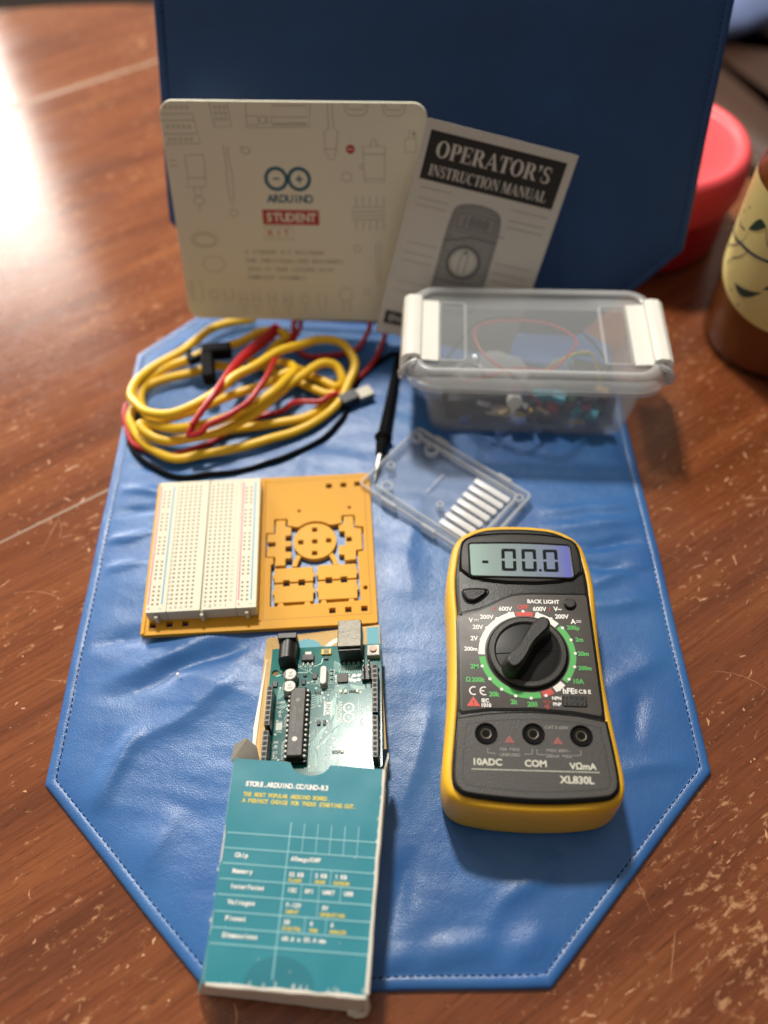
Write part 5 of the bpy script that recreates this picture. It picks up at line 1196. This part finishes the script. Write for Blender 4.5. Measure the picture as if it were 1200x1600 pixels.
Ra = thing('test_lead', 'glossy red test lead with a red probe lying across the yellow cable', 'test lead', (0, 0, 0), 0, 'multimeter test leads')
r1 = [(-108.1, 330.6, 24), (-110.5, 326.5, 20.5), (-104, 327, 22), (-98.9, 332.2, 24.5), (-85.8, 339, 26.5), (-73.4, 353.4, 26.5), (-63.2, 384.4, 24), (-57, 414, 11), (-52, 426, 12), (-49, 433, 24), (-30, 434, 29), (-12, 432, 27), (-7, 426, 16), (-10, 420, 8), (-19.7, 410, 5), (-39.1, 405.5, 5), (-50, 409, 5), (-56, 420, 8), (-50, 432, 24), (-28, 432, 25), (-6, 430, 25), (2, 423, 15), (1.4, 416, 7), (-6.3, 398.3, 6), (-19.5, 377.1, 5), (-30, 366, 11.6), (-38.8, 360.1, 12), (-52, 360, 11.4), (-62, 358.6, 5.4), (-81.4, 352.5, 5), (-98.1, 336.2, 5), (-111.3, 330.2, 5), (-129, 326.4, 5), (-147.1, 334.3, 5), (-154.4, 350.3, 5), (-155.3, 367.9, 5)]
MB().tube(kink(catmull(r1, 8), 2.2), 1.75, 10).build('cord', M_red, Ra, 60)
MB().tube(catmull([(-67, 427, 10), (-73, 415, 13), (-86.7, 386, 21), (-95.8, 352.1, 30), (-108.2, 331.5, 25)], 8), lambda t: 3.9 - 1.9*t + .4*sin(t*6), 14).build('probe_handle', M_red, Ra, 60)
M_bl = mat('black lead', '#0a0b0c', .7, var=.08, spec=.08)
Ba = thing('test_lead', 'black test lead with an angled black plug and a pointed probe by the tub', 'test lead', (0, 0, 0), 0, 'multimeter test leads')
b1 = [(-116, 392, 17), (-121.2, 402.6, 13), (-124.9, 417.7, 7), (-140, 400, 5), (-152, 370, 4.6), (-153, 345, 4.6), (-145.7, 328.2, 4.6), (-130.1, 315.4, 4.6), (-110.5, 310.2, 4.6), (-89.2, 312.8, 4.6), (-60, 321.7, 4.6), (-38.6, 335.5, 4.6), (-24.4, 351, 4.6), (-18, 372, 4.6), (-8, 395, 4.6), (6, 405, 6), (11.7, 404.4, 7)]
MB().tube(kink(catmull(b1, 8), 2.4), 1.55, 10).build('cord', M_bl, Ba, 60)
k = MB(); k.box(0, 0, 0, 18, 8, 8, 1.2, 1.6); k.xform(Matrix.Translation((-101, 396, 17)) @ Matrix.Rotation(R(6), 4, 'Z'))
k2 = MB(); k2.box(0, 0, 0, 7.5, 24, 8, 1.2, 1.6); k2.xform(Matrix.Translation((-105, 383, 16.6)) @ Matrix.Rotation(R(9), 4, 'Z'))
k.add(k2.v, k2.f); k.build('plug', M_bl, Ba)
MB().tube(catmull([(-111, 391, 20), (-116, 392, 17), (-119, 398, 14)], 6), 2.6, 10).build('plug_strain_relief', M_bl, Ba, 60)
pb = catmull([(11.7, 404.4, 7.2), (8.1, 382.4, 7.2), (4.4, 359, 7.2), (.8, 337, 7.2)], 8)
MB().tube(pb, lambda t: 2.2 + 1.5*t - (.4 if .3 < t < .34 else 0), 16).build('probe_handle', M_bl, Ba, 60)
MB().tube([(.9, 337.6, 7.2), (.55, 335.2, 7.2), (.4, 334.4, 7.2), (0, 332, 7.2), (-.5, 328.6, 7.2), (-1.6, 322, 7)], [3.8, 5.3, 5.3, 3.4, 3.6, 2.7], 18).build('probe_guard', M_bl, Ba)
MB().tube([(-1.6, 322, 7), (-3.4, 313, 6.4), (-4.1, 309, 6.2), (-5.2, 303, 5.8)], [1.7, 1.6, 1.1, .25], 12).build('probe_tip', mat('probe metal', '#aaa9a4', .3, .9), Ba)

# ------------------------------------------------------------------ behind: red container, sauce jar, seat, cloth
M_sil = mat('red silicone', '#f0545a', .42, var=.04, bump=.05)  # one red silicone: lit tone painted on the lid, shaded tone on the body
cp = thing('silicone_container', 'red silicone container with a flat rimmed lid behind the upright mat', 'container', (186, 541, 0))
MB().lathe([(50, .2), (57, 2), (60, 8), (60.5, 42)], 64).build('container_body', mat('shaded red silicone', '#b81d28', .42, var=.04), cp, 60)
MB().lathe([(60, 38), (63, 39), (64.6, 44), (65, 58), (64, 67), (61.5, 71), (58.5, 72), (55.8, 71), (54.6, 68.4), (52, 67.6), (40, 68.6), (.5, 69.5)], 64).build('container_lid', M_sil, cp, 60)

def jar():
    T = thing('sauce_jar', 'jar of brown sauce with a cream vine patterned label at the right edge', 'jar', (254, 420, 0))
    M_sauce = mat('brown sauce', '#8a4a1c', .35, var=.35, vscale=90)
    MB().lathe([(36, 2.6), (41.6, 3.8), (43.5, 8), (43.7, 112), (41, 120), (.5, 120)], 64).build('sauce', M_sauce, T, 60)
    MB().lathe([(30, 1.2), (38, .2), (43, 1.8), (45, 7), (45.2, 116), (43, 127), (36, 135), (35.5, 147), (34.5, 147), (35, 133), (42, 126), (44, 116), (43.8, 8), (41.6, 3.4), (36, 2.2)], 64, caps=False).build('glass', clear_mat('jar glass', '#181510', .03, .04, .8), T, 60)
    MB().lathe([(38, 135), (39, 136), (39, 150), (37.5, 151.5), (.5, 151.5)], 48).build('jar_lid', mat('lid gold', '#a58b4a', .35, .7), T, 40)
    # label: cylindrical patch with a slanting, curved lower edge
    def lowz(a):  # a in degrees, 180 is the jar's left
        t = max(0, min(1, (a - 157)/80)); return 55 - 15*sin(t*pi/2)
    lb = MB(); na, nz = 44, 10; r = 45.6; vs = []
    for i in range(na + 1):
        a = 150 + 180*i/na; z0 = lowz(a) if a < 268 else lowz(268)
        for j in range(nz + 1): vs.append((r*cos(R(a)), r*sin(R(a)), z0 + (115 - z0)*j/nz))
    lb.v = vs + [(x*.993, y*.993, z) for x, y, z in vs]; n0 = len(vs)
    for i in range(na):
        for j in range(nz):
            k = i*(nz+1) + j; lb.face((k, k+nz+1, k+nz+2, k+1)); lb.face((n0+k, n0+k+1, n0+k+nz+2, n0+k+nz+1))
    lab = lb.build('label', mat('cream label', '#d6c480', .5, var=.08, vscale=40), T)
    pr = MB(); 
    def strip(pts, wd):
        c = catmull([(160 + (a - 186)*1.7, z, 0) for a, z in pts], 8); o = len(pr.v)
        for q in c:
            for s in (-1, 1): pr.v.append((45.75*cos(R(q.x)), 45.75*sin(R(q.x)), q.y + s*wd/2))
        for k in range(len(c) - 1): pr.face((o+2*k, o+2*k+2, o+2*k+3, o+2*k+1))
    strip([(186, 74), (194, 75), (202, 78), (212, 80), (226, 84)], 1.8); strip([(188, 64), (192, 68), (198, 74), (202, 82), (204, 92), (208, 99)], .9); strip([(196, 56), (198, 64), (204, 72), (208, 80)], .9); strip([(186, 86), (193, 84), (200, 86)], .8); strip([(212, 98), (216, 90), (226, 88)], 1.0)
    pr.build('vine_lines', mat('navy print', '#28304a', .5), lab)
    pr = MB()
    def leaf(a, z, w_, h, sk):
        a = 160 + (a - 186)*1.7
        top_, bot_ = [], []
        for k in range(9):
            t = k/8; bow = sk*sin(pi*t)
            top_.append((a + w_*(2*t - 1), z + h*(t - .3)*.8 + bow + h*.32*sin(pi*t)*(1.2 - .4*t))); bot_.append((a + w_*(2*t - 1), z + h*(t - .3)*.8 + bow - h*.3*sin(pi*t)))
        o = len(pr.v)
        for p, q in zip(top_, bot_):
            for ang, zz in (p, q): pr.v.append((45.8*cos(R(ang)), 45.8*sin(R(ang)), zz))
        for k in range(8): pr.face((o + 2*k, o + 2*k + 1, o + 2*k + 3, o + 2*k + 2))
    leaf(214, 58, 13, 9, -4); leaf(207, 92, 8, 12, 2); leaf(226, 66, 9, 8, 3)
    pr.build('leaf_print', mat('dark green print', '#273a2a', .5), lab)
    pr = MB()
    for a, z in ((206, 50), (213, 46), (196, 60), (191, 66), (190, 80), (197, 98), (193, 92)):
        a = 160 + (a - 186)*1.7
        o = len(pr.v); pr.v += [(45.78*cos(R(a + 1.0*cos(t))), 45.78*sin(R(a + 1.0*cos(t))), z + .8*sin(t)) for t in [k*pi/4 for k in range(8)]]; pr.face([o + i for i in range(8)])
    pr.build('dot_print', MATS['navy print'], lab)
jar()

def seat():
    T = thing('chair', 'dark brown leather chair seat seen beyond the table edge at upper right', 'chair', (690, 1290, -250 - 3), R(24))
    LB = mat('brown leather', '#4a3226', .42, var=.2, vscale=14, bump=.2, bscale=200)
    DK = mat('dark wood frame', '#1b100b', .45, var=.2)
    MB().prism(rr(520, 500, 50, 8), [(-70, 14), (-55, 0), (-22, 0), (-6, 10), (2, 34), (4, 90)]).build('seat', LB, T, 60)
    pp = rr(518, 498, 50, 8); MB().tube([(x, y, -24) for x, y in pp] + [(pp[0][0], pp[0][1], -24)], 4, 8).build('piping', mat('pale piping', '#6d5c4c', .45), T, 60)
    MB().prism(rr(470, 450, 20, 4), [(-130, 0), (-71, 0)]).build('frame', DK, T)
    for sx in (-1, 1):
        for sy in (-1, 1): MB().loft([[(sx*205 + a*q, sy*195 + b*q, z) for a, b in ((-1, -1), (1, -1), (1, 1), (-1, 1))] for z, q in ((-476, 15), (-130, 24))]).build('leg', DK, T)
    return T
seat()
cl = MB(); rgs = []
for k in range(10):
    t = k/9; r = 70*math.sqrt(max(.02, 1 - (2*t-1)**2*.97))
    rgs.append([((t - .5)*240, r*cos(2*pi*a/20)*1.2 + 8*noise.noise(Vector((a*.8, t*6, 1))), max(0, 26 + r*.5*sin(2*pi*a/20) + 7*noise.noise(Vector((a*.7, t*7, 3))))) for a in range(20)])
cl.loft(rgs); cl.xform(Matrix.Translation((520, 1400, -249)) @ Matrix.Rotation(R(25), 4, 'Z'))
tag(cl.build('folded_cloth', mat('pale blue cloth', '#8fa3d8', .8, var=.15, vscale=20), ang=80), 'crumpled pale blue cloth lying on the brown chair seat', 'cloth')
cr = MB(); cr.lathe([(.2, 0), (.7, .2), (.8, .6), (.3, .9)], 7); cr.xform(Matrix.Translation((-102.5, 187.5, 3.6)))
tag(cr.build('crumb', mat('white crumb', '#e8e8e8', .5)), 'tiny white crumb on the blue mat left of the circuit board', 'crumb')
